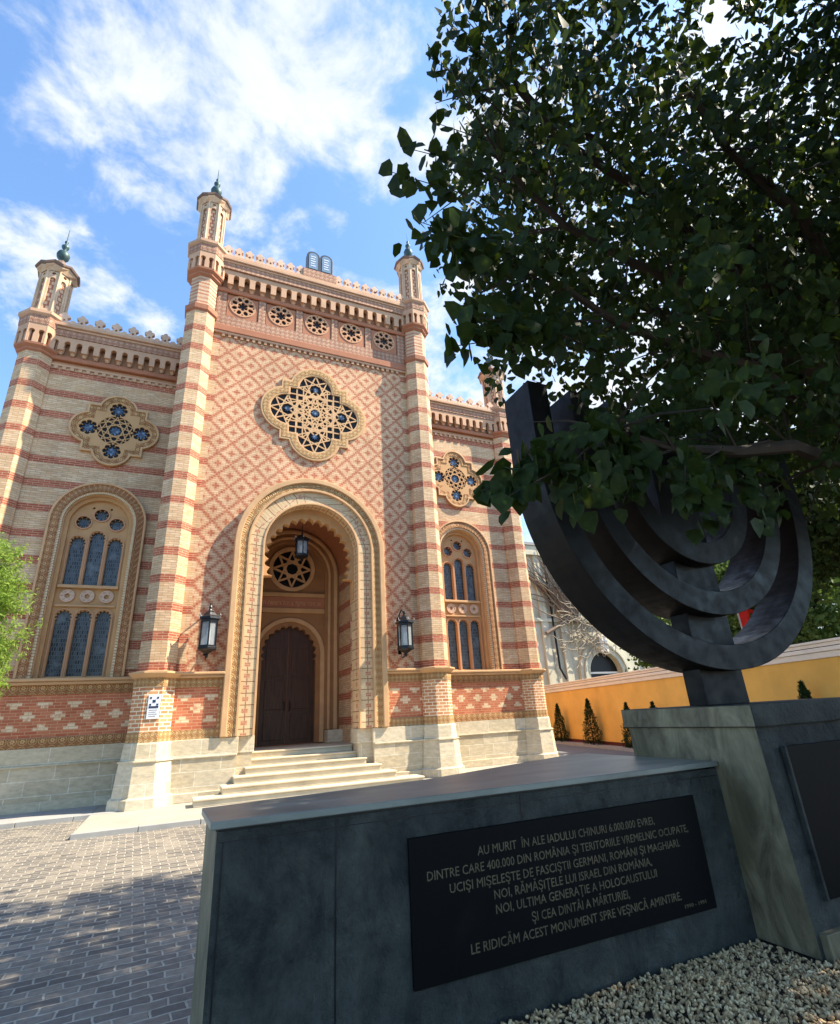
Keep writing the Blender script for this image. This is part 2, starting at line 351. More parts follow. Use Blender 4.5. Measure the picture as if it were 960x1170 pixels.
M['turret']=m_plain('turret_stone',(.62,.43,.28),.28); M['turretbrick']=(lambda s:(s.col(s.brick((.62,.40,.25),(.66,.45,.30),(.34,.14,.08),w=.14,h=.16,ms=.025).outputs[0]),s.m)[1])(N('turret_brick'))
M['copper']=m_metal('verdigris_copper',(.05,.095,.095),.5,.5); M['tabf']=m_plain('blue_grey_tablet',(.16,.24,.33),.1,.35,3,.5,False); M['tabd']=m_plain('dark_tablet_rim',(.06,.065,.075),.1,.4); M['lead']=m_plain('lead_roof',(.30,.29,.28),.2,.5)
M['wood']=(lambda s:(s.col(s.mix(s.rng(s.noise(5,6,.6,stretch=(6,1,.4)),.35,.65),(.03,.011,.005),(.085,.034,.014))),s.bump(s.noise(9,5,.6,stretch=(8,1,.5)),.3,.01),s.m)[2])(N('door_wood',.45,.4))
M['black']=m_metal('black_iron',(.02,.02,.022),.35,.6)
def m_glass():
    s=N('stained_glass',.3,.35); u,v=s.uvxy()
    b=s.brick((.006,.007,.010),(.065,.075,.085),(.15,.155,.155),w=.055,h=.11,ms=.007,off=.5)
    n=s.noise(2.3,3,.6,vec=s.uv()); c=s.mix(s.rng(n,.54,.70,0,.8),b.outputs[0],(.16,.18,.19))
    s.col(s.mix(b.outputs[1],c,(.10,.105,.11))); s.bump(s.ma('ADD',b.outputs[1],s.noise(14,2,.5,vec=s.uv())),.25,.01); return s.m
M['glass']=m_glass()
M['bluestar']=(lambda s:(s.col(s.mix(s.rng(s.voro(9,vec=s.uv()),.1,.5),(.20,.26,.34),(.02,.03,.055))),s.m)[1])(N('blue_glass',.15,.7))
M['darkglass']=m_plain('dark_glass',(.012,.011,.011),.3,.45,3,.2,False)
M['void']=m_plain('shadowed_recess',(.05,.03,.02))
def m_slate(name='monument_slate',a=(.024,.027,.025),b=(.088,.092,.078)):
    s=N(name,.6,.16); n=s.noise(3.4,12,.76,dist=.25,stretch=(1,1,.75)); n2=s.noise(1.1,4,.6)
    c=s.mix(s.rng(n,.38,.66),a,b); c=s.mix(s.rng(n2,.45,.7,0,.5),c,(.022,.024,.026)); c=s.mix(s.rng(s.noise(26,4,.7),.60,.8,0,.35),c,(.08,.09,.088))
    s.col(c); s.L(s.rng(n,.3,.7,.45,.7),s.b.inputs['Roughness'])
    s.bump(s.ma('ADD',s.noise(2.6,12,.72,dist=.5,stretch=(1,1,.6)),s.ma('MULTIPLY',s.noise(30,4,.6),.14)),1.0,.10); return s.m
M['slate']=m_slate()
def m_lit_moss():  # mossy stone, lightened to put bounce light on left faces into its colour
    s=N('weathered_end_stone_lit',.6,.4); n=s.noise(5,9,.7,stretch=(1,1,.35),dist=.8); z=s.noise(1.6,4,.6)
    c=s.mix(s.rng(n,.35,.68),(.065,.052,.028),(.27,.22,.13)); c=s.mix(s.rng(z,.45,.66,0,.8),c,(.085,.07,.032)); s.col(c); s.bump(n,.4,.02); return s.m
M['lit_moss']=m_lit_moss()
M['topstone_lit']=(lambda s:(s.col(s.mix(s.rng(s.noise(2.5,8,.65,stretch=(.5,1.5,1)),.3,.7),(.105,.115,.098),(.24,.245,.205))),s.bump(s.noise(20,5,.6),.15,.01),s.m)[2])(N('monument_top_stone_lit',.38,.5))  # top stone lightened: sky light on the slab's top put into its colour
M['plaque']=m_plain('black_granite',(.0045,.0045,.005),.2,.5,3,.07,False)
M['gold']=m_plain('dull_gilt_letters',(.12,.092,.052),.3,.6,8,.2,False)
M['bronze']=m_metal('dark_bronze',(.006,.0055,.0055),.46,0,.45)
M['yellow']=m_plain('ochre_plaster',(.85,.48,.11),.2,.85,.9)
M['coping']=m_plain('pale_pink_coping',(.84,.74,.62),.12); M['oxblood']=m_plain('oxblood_skirting',(.10,.018,.012),.1)
M['greywall']=(lambda s:(s.col(s.mix(s.rng(s.noise(1.2,8,.7,stretch=(1,1,.3)),.35,.7),(.62,.57,.43),(.40,.37,.27))),s.bump(s.noise(12,5,.6),.2,.01),s.m)[2])(N('grey_render'))
M['white']=m_plain('white_enamel',(.72,.72,.76),.05,.4,5,.5,False); M['navy']=m_plain('navy_ink',(.012,.02,.06),.05,.4,5,.4,False)
M['redcloth']=m_plain('red_cloth',(.62,.02,.015),.1); M['vine']=m_plain('dry_vine',(.20,.15,.11),.3,.9,9)
M['vinel']=m_plain('pale_vine',(.34,.29,.22),.3,.9,9)
M['bark']=m_plain('bark',(.035,.026,.019),.35,.9,7)
def dv_(s,v):
    x=s.n('ShaderNodeTexNoise'); x.inputs['Scale'].default_value=5; x.inputs['Detail'].default_value=3; s.L(v,x.inputs['Vector'])
    y=s.n('ShaderNodeVectorMath',operation='MULTIPLY_ADD'); s.L(x.outputs['Color'],y.inputs[0]); y.inputs[1].default_value=(.06,.05,0); s.L(v,y.inputs[2]); return y.outputs[0]
M['pave']=(lambda s:(lambda mp:(s.L(s.pos(),mp.inputs[0]),setattr(mp.inputs['Rotation'],'default_value',(0,0,R(-3))),
  (lambda b:(s.col(s.mix(1,s.mix(1,b.outputs[0],s.gray(s.rng(s.noise(14,6,.65),.3,.72,.70,1.15)),'MULTIPLY'),s.gray(s.rng(s.noise(.7,5,.6),.3,.7,.82,1.1)),'MULTIPLY')),
   s.bump(s.ma('ADD',s.ma('MULTIPLY',b.outputs[1],-1.0),s.ma('MULTIPLY',s.noise(9,6,.6),.45)),.75,.03),s.m)[2])(s.brick((.12,.11,.10),(.28,.24,.19),(.42,.385,.31),w=.215,h=.115,ms=.010,vec=dv_(s,mp.outputs[0]),smooth=.4)))[2])(s.n('ShaderNodeMapping')))(N('sett_paving',.7))
M['walk']=m_plain('pale_pavement',(.36,.33,.27),.15,.75,1.2); M['kerb']=m_plain('kerb_stone',(.33,.32,.30),.15)
M['street']=m_plain('grey_asphalt',(.16,.16,.155),.2,.85)
M['soil']=m_plain('dark_soil',(.055,.04,.028),.4,.95,6)
M['gravel']=(lambda s:(s.col(s.ramp(s.n('ShaderNodeObjectInfo').outputs['Random'] if False else s.voro(38,out=1),[(0,(.20,.12,.055)),(.5,(.52,.35,.17)),(1,(.74,.57,.33))])),s.m)[1])(N('gravel_stone',.75))
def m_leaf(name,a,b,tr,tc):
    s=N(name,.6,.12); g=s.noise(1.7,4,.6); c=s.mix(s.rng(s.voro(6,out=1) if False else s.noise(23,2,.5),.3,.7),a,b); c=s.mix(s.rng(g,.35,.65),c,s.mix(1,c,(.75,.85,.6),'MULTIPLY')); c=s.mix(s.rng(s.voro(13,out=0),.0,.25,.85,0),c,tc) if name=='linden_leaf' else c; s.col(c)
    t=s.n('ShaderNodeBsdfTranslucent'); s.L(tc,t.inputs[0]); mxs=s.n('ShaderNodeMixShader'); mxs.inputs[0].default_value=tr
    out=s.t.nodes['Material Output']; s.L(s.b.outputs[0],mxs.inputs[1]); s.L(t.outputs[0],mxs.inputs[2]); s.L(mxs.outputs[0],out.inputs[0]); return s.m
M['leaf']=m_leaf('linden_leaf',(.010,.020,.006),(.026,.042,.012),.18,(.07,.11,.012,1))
M['leafl']=m_leaf('feathery_leaf',(.09,.17,.03),(.34,.42,.10),.35,(.35,.5,.08,1))
M['leafb']=m_leaf('hedge_leaf',(.04,.075,.025),(.14,.20,.07),.25,(.15,.25,.05,1))
M['cyp']=m_leaf('cypress_leaf',(.012,.028,.010),(.03,.055,.018),.1,(.05,.1,.02,1))

# ================================================================== GROUND
o=obj('ground',MB().add([(-900,-900,-.30),(900,-900,-.30),(900,900,-.30),(-900,900,-.30)],[(0,1,2,3)]),M['street']); struct(o)
o=obj('paving',MB().add([(-30,-40,-.08),(12,-40,-.08),(12,1.0,-.08),(-30,1.0,-.08)],[(0,1,2,3)]),M['pave']); struct(o)
wk=MB(); wk.box(-4.70,14,-2.9,1.6,-.29,0)
o=obj('pavement',wk,M['walk']); struct(o)
kb=MB(); x=-4.72
while x<6: kb.box(x,x+1.03,-3.02,-2.905,-.2,.006); x+=1.04
x=-30
while x<-4.8: kb.box(x,x+.99,-.62,-.42,-.2,.012); x+=1.0
o=obj('kerb',kb,M['kerb'],bevel=.008); struct(o)
o=obj('side_pavement',MB().box(-30,-4.705,-.42,3,-.29,.004),M['kerb']); struct(o)
o=obj('yard_road',MB().box(9.3,14.9,-12,30,-.29,.008),M['street']); struct(o)

# ================================================================== SYNAGOGUE
SY=thing('synagogue','large striped brick synagogue with four octagonal corner turrets and a tall arched portal','building',(0,1,0))
def part(name,src,m,parent=SY,**k): return obj(name,src,M[m] if isinstance(m,str) else m,parent,**k)
# central wall (portal opening cut through)
def rect(x0,x1,z0,z1): return [(x0,z0),(x1,z0),(x1,z1),(x0,z1)]
oc=archp(0,0,6.4,1.9,40)
part('wall',plate([[(-3.16,1.34),(-1.9,1.34)]+arc(0,6.4,1.9,180,0,40)+[(1.9,1.34),(3.16,1.34),(3.16,13.42),(-3.16,13.42)]],0,.6),'diaper')
for sx in (-1,1): part('pilaster_strip',MB().box(min(sx*3.16,sx*3.42),max(sx*3.16,sx*3.42),-.012,.6,2.9,13.42),'striped')
for q in (-1,1): part('side_body',MB().box(min(q*2.1,q*8.5),max(q*2.1,q*8.5),2.2,24,0,11.9),'striped')
part('nave_body',MB().box(-2.099,2.099,3.7,24,0,11.9),'striped')
part('rear_body',MB().box(-3.9,3.9,3.6,24,11.9,16.4),'striped')
part('roof',MB().add([(-8.5,2.2,11.95),(8.5,2.2,11.95),(8.5,24,11.95),(-8.5,24,11.95)],[(0,1,2,3)]),'lead')
# upper wall behind frieze and cornice
part('frieze_wall',MB().box(-3.42,3.42,.02,3.6,13.42,16.45),'pink')
# dentils, string
d=MB()
x=-3.1
while x<3.1: d.box(x,x+.09,-.06,.0,13.43,13.53); x+=.19
d.box(-3.42,3.42,-.075,.02,13.53,13.60)
part('dentil_course',d,'corn')
part('string_course',MB().box(-3.42,3.42,-.11,.02,13.602,13.85),'terrad',bevel=.02)
# frieze with five roundel panels
def roundel(cx,cz,r,y,sub=True):
    pk=[circ(cx,cz,r*1.0,32)]
    holes=[foil(cx,cz,r*.30,6,.3)]
    for i in range(8):
        a=R(22.5+45*i); hx,hz=cx+.66*r*math.cos(a),cz+.66*r*math.sin(a)
        holes.append([(hx+ .17*r*math.cos(b)*1.25*math.cos(a)-.17*r*math.sin(b)*math.sin(a),hz+.17*r*math.cos(b)*1.25*math.sin(a)+.17*r*math.sin(b)*math.cos(a)) for b in [2*PI*j/10 for j in range(10)]])
        a=R(45*i); hx,hz=cx+.82*r*math.cos(a),cz+.82*r*math.sin(a); holes.append(circ(hx,hz,.07*r,6))
    return plate(pk+holes,y-.05,y)
fr=[rect(-3.38,3.38,13.86,15.28)]
for i in range(5): fr.append(rect(-.52+1.271*(i-2),.52+1.271*(i-2),14.27,15.20)[::-1])
part('frieze',plate(fr,-.07,.02,.012),'carvedp')
for i in range(5):
    cx=1.271*(i-2); cz=14.78
    f=part('frieze_window',plate([rect(cx-.50,cx+.50,14.29,15.18),circ(cx,cz,.425,32)],-.045,-.005,.008),'terrad')
    obj('tracery',roundel(cx,cz,.43,-.012),M['pink'],f); obj('pane',MB().box(cx-.45,cx+.45,-.004,.012,14.35,15.2),M['darkglass'],f)
# corbel table + cornice
def corbels(x0,x1,n,yw,proj,z0,z1,name_m='pink'):
    """row of n arches on brackets between x0..x1"""
    w=(x1-x0)/n; ms=[]; poly=[(x0,z1)]
    zs=z0+(z1-z0)*.60; r=w*.25; bot=z0+.07
    out=[(x0,z1),(x1,z1),(x1,bot)]
    for i in range(n,0,-1):
        xr=x0+w*i; xl=xr-w; c=(xl+xr)/2
        out+=[(c+r,bot)]+arc(c,zs,r,0,180,10)+[(c-r,bot)]
    out.append((x0,bot))
    ms.append(plate([out],yw-proj,yw-proj*.35,.006))
    b=MB()
    for i in range(n+1):
        c=x0+w*i; b.lathe(c,yw-proj*.45,[(.04,z0-.03),(.085*w/.345,z0+.05),(.105*w/.345,bot+.10),(.10*w/.345,zs-.05)],8)
    ms.append(mbm(b)); return join(ms)
part('corbel_table',corbels(-3.36,3.36,19,.02,.28,15.38,16.02),'corn')
part('red_band',MB().box(-3.42,3.42,-.13,.02,15.20,15.37),'terrad',bevel=.03)
part('cornice',MB().box(-3.45,3.45,-.32,.4,16.03,16.28),'carvedp',bevel=.01)
c=MB(); c.box(-3.47,3.47,-.35,.4,16.283,16.36); c.box(-3.47,3.47,-.40,.4,16.363,16.50); c.box(-3.47,3.47,-.37,.5,16.503,16.60)
part('cornice_top',c,'corn',bevel=.02)
def merlonpoly(cx,z0,w,h):
    hw=w/2; return [(cx-hw,z0),(cx+hw,z0),(cx+hw,z0+.22*h),(cx+hw*.55,z0+.34*h),(cx+hw*.55,z0+.5*h)]+arc(cx+hw*.62,z0+.64*h,hw*.38,-80,90,5)+arc(cx,z0+.80*h,hw*.42,-10,190,7)+arc(cx-hw*.62,z0+.64*h,hw*.38,90,260,5)+[(cx-hw*.55,z0+.5*h),(cx-hw*.55,z0+.34*h),(cx-hw,z0+.22*h)]
for i in range(19):
    cx=-3.18+i*.3535
    if abs(cx)<.62: continue
    f=part('merlon',plate([merlonpoly(cx,16.6,.29,.50),star(cx,16.76,.06,.03,4)],-.32,-.18,.01),'merl')
part('parapet_block',MB().box(-.62,.62,-.36,.0,16.603,16.98),'carvedp',bevel=.01)
# tablets of the law
tb=part('tablets',plate([[(-.49,16.99),(.49,16.99)]+arc(.245,17.68,.245,0,170,10)+arc(-.245,17.68,.245,10,180,10)],-.30,-.12,.012),'tabd')
for sx in (-1,1):
    f=obj('tablet_face',plate([archp(sx*.245,17.08,17.68,.165,14)],-.312,-.295),M['tabf'],tb)
    ln=MB()
    for k in range(5): ln.box(sx*.245-.10,sx*.245+.09-(k%2)*.03,-.318,-.3125,17.2+k*.11,17.235+k*.11)
    obj('tablet_lettering',ln,M['white'],tb)
# central quatrefoil
def oframe(outer,inner,y0,y1,b=.012):
    lo=min(p[1] for p in outer)
    if abs(min(p[1] for p in inner)-lo)<.03 and len(inner)>20 and abs(inner[0][1]-min(p[1] for p in inner))<1e-6:
        # an arch open at its foot: let the inner outline run out below
        inner=[(x,lo-.2) if abs(z-inner[0][1])<1e-6 else (x,z) for x,z in inner]
    return plate([outer,inner],y0,y1,b)
Q=part('rose_window',oframe(quatre(0,11.1,.90,.86,1.13),quatre(0,11.1,.90,.55,.84),-.075,0,.015),'trim')
obj('carved_ring',oframe(quatre(0,11.1,.90,.78,1.05),quatre(0,11.1,.90,.61,.90),-.085,-.07,0),M['carvedo'],Q)
obj('pane',plate([quatre(0,11.1,.90,.56,.85)],-.012,-.003),M['darkglass'],Q)
def barlist(segs,y0,y1,w,inside=None):
    mb=MB()
    for (a,b) in segs:
        ax,az=a;bx_,bz_=b; L=math.hypot(bx_-ax,bz_-az)
        if L<1e-4: continue
        K=max(1,int(L/.04)); ok=[]
        for i in range(K):
            mx_=ax+(bx_-ax)*(i+.5)/K; mz=az+(bz_-az)*(i+.5)/K; ok.append(inside is None or inside(mx_,mz))
        i=0
        while i<K:
            if not ok[i]: i+=1; continue
            j=i
            while j<K and ok[j]: j+=1
            p=(ax+(bx_-ax)*i/K,az+(bz_-az)*i/K); q=(ax+(bx_-ax)*j/K,az+(bz_-az)*j/K)
            dx,dz=(q[0]-p[0]),(q[1]-p[1]); l=math.hypot(dx,dz); nx,nz=-dz/l*w/2,dx/l*w/2
            e=random.uniform(0,.004)
            V=[(p[0]+nx,p[1]+nz),(q[0]+nx,q[1]+nz),(q[0]-nx,q[1]-nz),(p[0]-nx,p[1]-nz)]
            mb.add([(x,y0+e,z) for x,z in V]+[(x,y1-e,z) for x,z in V],[(0,1,2,3),(7,6,5,4),(0,4,5,1),(1,5,6,2),(2,6,7,3),(3,7,4,0)]); i=j
    return mb
def inq(x,z,cx=0,cz=11.1,d=.90,r=.56,sq=.85):
    x-=cx;z-=cz
    if abs(x)<sq and abs(z)<sq: return True
    return any((x-a)**2+(z-b)**2<r*r for a,b in ((d,0),(-d,0),(0,d),(0,-d)))
segs=[]
def starp(cx,cz,r,k,step,a0=90):
    P=[(cx+r*math.cos(R(a0)+2*PI*i/k),cz+r*math.sin(R(a0)+2*PI*i/k)) for i in range(k)]
    return [(P[i],P[(i+step)%k]) for i in range(k)]
for a,b in ((.9,0),(-.9,0),(0,.9),(0,-.9)): segs+=starp(a,11.1+b,.56,8,3,90)
segs+=starp(0,11.1,.66,12,5)+starp(0,11.1,.40,16,1)+starp(0,11.1,1.05,8,3,22.5)+starp(0,11.1,.84,8,2)
for t in (-.62,.62): segs+=[((t,10.0),(t,12.2)),((-1.1,11.1+t),(1.1,11.1+t))]
obj('tracery',barlist(segs,-.055,-.014,.040,inq),M['trim'],Q)
for a,b,r in ((0,0,.15),(.9,0,.12),(-.9,0,.12),(0,.9,.12),(0,-.9,.12)):
    obj('blue_star',plate([star(a,11.1+b,r,r*.55,8)],-.068,-.013),M['bluestar'],Q)
# ---- portal
P_=part('portal',oframe(archp(0,1.345,6.4,2.22,48),archp(0,1.345,6.4,2.06,44),-.26,.02,.02),'trim')
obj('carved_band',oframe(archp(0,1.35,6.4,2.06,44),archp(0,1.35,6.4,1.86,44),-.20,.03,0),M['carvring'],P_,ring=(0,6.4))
obj('inner_moulding',oframe(archp(0,1.35,6.4,1.865,44),archp(0,1.35,6.4,1.80,44),-.225,-.02,.01),M['trim'],P_)
def m_vouss():
    s=N('voussoir_brick'); u,v=s.uvxy()
    b=s.brick((.66,.46,.26),(.74,.55,.33),(.30,.15,.07),w=.55,h=.285,ms=.013,off=0)
    f=s.ma('FRACT',s.ma('DIVIDE',v,.285)); mk=s.ma('MULTIPLY',s.ma('LESS_THAN',s.ma('ABSOLUTE',s.ma('SUBTRACT',f,.5)),.20),s.ma('LESS_THAN',s.ma('ABSOLUTE',s.ma('SUBTRACT',u,1.66)),.075))
    br=s.brick((.42,.14,.07),(.5,.2,.1),(.6,.4,.25),w=.12,h=.0475,ms=.006)
    n=s.brick((1,1,1),(.92,.92,.92),(.80,.76,.7),w=.12,h=.0475,ms=.005)
    s.col(s.wear(s.mix(mk,s.mix(.8,b.outputs[0],n.outputs[0],'MULTIPLY'),br.outputs[0]),.12)); s.bump(b.outputs[1],-.5,.015); return s.m
M['vouss']=m_vouss()
obj('voussoir_ring',oframe(archp(0,1.35,6.4,1.80,44),archp(0,1.35,6.4,1.40,44),-.14,.55,0),M['vouss'],P_,ring=(0,6.4))
obj('arris_moulding',oframe(archp(0,1.35,6.4,1.44,44),archp(0,1.35,6.4,1.385,44),-.165,-.10,.006),M['trim'],P_)
ca=cuspedarch(0,5.0,6.18,1.20,19,.13,236,1.36)
obj('cusped_arch',oframe(archp(0,5.0,6.4,1.40,44),ca,.30,.56,.006),M['terra'],P_)
# porch interior
for q in (-1,1): obj('porch_side',MB().box(min(q*1.68,q*1.95),max(q*1.68,q*1.95),.55,3.0,.93,6.45),M['striped'],P_)
vb=MB()
A=arc(0,6.42,1.68,180,0,24);B=arc(0,6.42,1.9,180,0,24)
for i in range(24): vb.add([(A[i][0],.56,A[i][1]),(A[i+1][0],.56,A[i+1][1]),(A[i+1][0],3,A[i+1][1]),(A[i][0],3,A[i][1]),(B[i][0],.56,B[i][1]),(B[i+1][0],.56,B[i+1][1]),(B[i+1][0],3,B[i+1][1]),(B[i][0],3,B[i][1])],[(0,1,2,3),(4,7,6,5),(0,4,5,1),(3,2,6,7)])
obj('porch_vault',vb,M['terrad'],P_)
for q in (-1,1): obj('porch_return',MB().box(min(q*1.69,q*1.37),max(q*1.69,q*1.37),.551,.60,.95,6.4),M['striped'],P_)
obj('inner_wall',MB().box(-1.9,1.9,3.2,3.4,.9,8.4),M['terrad'],P_)
for q in (-1,1): obj('porch_plinth',MB().box(min(q*1.2,q*1.69),max(q*1.2,q*1.69),2.55,3.05,.95,1.32),M['stonecap'],P_)
I=obj('inner_frame',oframe(archp(0,1.33,6.4,1.675,36),archp(0,1.33,6.4,1.15,32),2.95,3.1,.02),M['brownterra_shade'],P_)
obj('frame_moulding',oframe(archp(0,1.33,6.4,1.60,36),archp(0,1.33,6.4,1.48,32),2.90,2.96,.02),M['trim'],I); obj('frame_moulding',oframe(archp(0,1.33,6.4,1.36,36),archp(0,1.33,6.4,1.27,32),2.90,2.96,.02),M['trim'],I)
obj('tympanum',plate([archp(0,5.75,6.4,1.16,32),circ(0,6.6,.66,32)],3.05,3.15,.01),M['brownterra_shade'],P_)
z8=[]
z8+=starp(0,6.6,.64,8,3); z8+=starp(0,6.6,.24,8,1)
RW=obj('porch_rosette',oframe(circ(0,6.6,.80,36),circ(0,6.6,.66,36),2.98,3.06,.015),M['trim'],P_)
obj('tracery',barlist(z8,3.0,3.08,.06,lambda x,z:x*x+(z-6.6)**2<.45),M['trim'],RW); obj('pane',MB().box(-.7,.7,3.16,3.18,5.9,7.3),M['darkglass'],RW)
LB=obj('lintel',MB().box(-1.15,1.15,2.98,3.15,5.22,5.60),M['terrad'],P_,bevel=.01)
obj('lintel_moulding',MB().box(-1.15,1.15,2.93,3.15,5.604,5.74),M['terra'],LB,bevel=.02); obj('lintel_moulding',MB().box(-1.15,1.15,2.93,3.15,5.05,5.216),M['terra'],LB,bevel=.02)
def text(name,body,x0,x1,z,h,y,m,parent,ext=.004,center=True,flat=0):
    cu=bpy.data.curves.new('t','FONT'); cu.body=body; cu.size=1; cu.extrude=.02; cu.align_x='LEFT'; cu.resolution_u=2
    o=bpy.data.objects.new('t',cu); sc.collection.objects.link(o)
    dg=bpy.context.evaluated_depsgraph_get(); me=bpy.data.meshes.new_from_object(o.evaluated_get(dg))
    xs=[v.co.x for v in me.vertices]; ys=[v.co.y for v in me.vertices]
    bpy.data.objects.remove(o)
    if not xs: return None
    sx=(x1-x0)/(max(xs)-min(xs)); 
    for v in me.vertices:
        X=(v.co.x-min(xs))*sx+x0; Z=z+v.co.y*h/.72; Y=y-(v.co.z)*(ext/.02)
        v.co=(X,Y,Z)
    me.materials.clear(); me.update()
    return obj(name,me,m,parent)
try: text('inscription','זה השער לה׳ צדיקים יבאו בו',-1.0,1.0,5.33,.14,2.976,M['trim'],LB)
except Exception as e: print('heb',e)
dr=archp(0,.96,3.85,1.16,32)
obj('door_surround',oframe([(-1.2,.97),(-1.2,5.05),(1.2,5.05),(1.2,.97)],cuspedarch(0,.965,3.72,.82,13,.085,205,.88),3.0,3.2,.012),M['brownterra_shade'],P_)
obj('door_archivolt',oframe(archp(0,.97,3.72,1.17,36),archp(0,.97,3.72,1.03,36),2.94,3.02,.02),M['trim'],P_)
for sx in (-1,1):
    dd=obj('door',plate([[(sx*.01,.97),(sx*.9,.97),(sx*.9,4.7),(sx*.01,4.7)]],3.17,3.198,.0),M['wood'],P_)
    pn=MB()
    for a,b in ((1.1,1.9),(2.0,2.9),(3.0,3.9)): pn.box(min(sx*.12,sx*.72),max(sx*.12,sx*.72),3.15,3.172,a,b)
    obj('door_panel',pn,M['wood'],dd,bevel=.012)
    obj('door_pull',MB().tube([(sx*.09,3.16,1.95),(sx*.09,3.10,1.98),(sx*.09,3.10,2.22),(sx*.09,3.16,2.25)],.014),M['black'],dd)
# ---- stairs
XS=[2.72,2.12,1.84,1.55,1.40,1.38]; YS=[-1.32,-.95,-.58,-.22,.14,.5]
for i in range(6):
    z=.157*(i+1); yb=.9 if i<5 else 3.2; xb=XS[i] if i<5 else 1.93
    sp=MB()
    if i<5: sp.box(-XS[i],XS[i],YS[i]+.03,YS[i]+.60,z-.157+.001,z-.045); sp.box(-XS[i]-.02,XS[i]+.02,YS[i],YS[i]+.60,z-.044,z)
    else: sp.box(-1.38,1.38,.53,.7,z-.157,z-.045); sp.box(-1.38,1.38,.5,.72,z-.044,z); sp.box(-1.93,1.93,.722,3.2,z-.12,z)
    part('step',sp,'step',bevel=.012)
# ---- plinth of the centre, with the stepped jambs
for sx in (-1,1):
    def bxs(mb,x0,x1,y0,y1,z0,z1): return mb.box(min(sx*x0,sx*x1),max(sx*x0,sx*x1),y0,y1,z0,z1)
    p=MB(); bxs(p,1.78,3.5,-.20,.5,.0,.95); bxs(p,1.40,1.779,-.02,.5,.0,.955)
    part('plinth',p,'stone')
    p=MB(); bxs(p,1.76,3.5,-.17,.5,.952,1.34); bxs(p,1.36,1.758,-.04,.62,.958,1.345)
    part('plinth_course',p,'stonecap',bevel=.012)
    p=MB(); bxs(p,1.80,3.5,-.25,-.19,0,.2); bxs(p,1.78,3.5,-.235,-.195,.92,.97); part('plinth_moulding',p,'stonecap',bevel=.015)
    # dado
    p=MB(); bxs(p,2.2,3.45,-.10,.05,1.56,2.54); part('dado_panel',p,'panel')
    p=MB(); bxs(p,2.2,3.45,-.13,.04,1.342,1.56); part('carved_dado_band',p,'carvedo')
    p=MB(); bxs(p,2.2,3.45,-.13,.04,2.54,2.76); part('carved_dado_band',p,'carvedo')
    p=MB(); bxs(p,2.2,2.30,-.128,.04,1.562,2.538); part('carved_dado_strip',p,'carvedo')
    p=MB(); bxs(p,2.2,3.45,-.22,.04,2.763,2.83); bxs(p,2.2,3.45,-.27,.04,2.832,2.90); part('sill_cornice',p,'trim',bevel=.02)
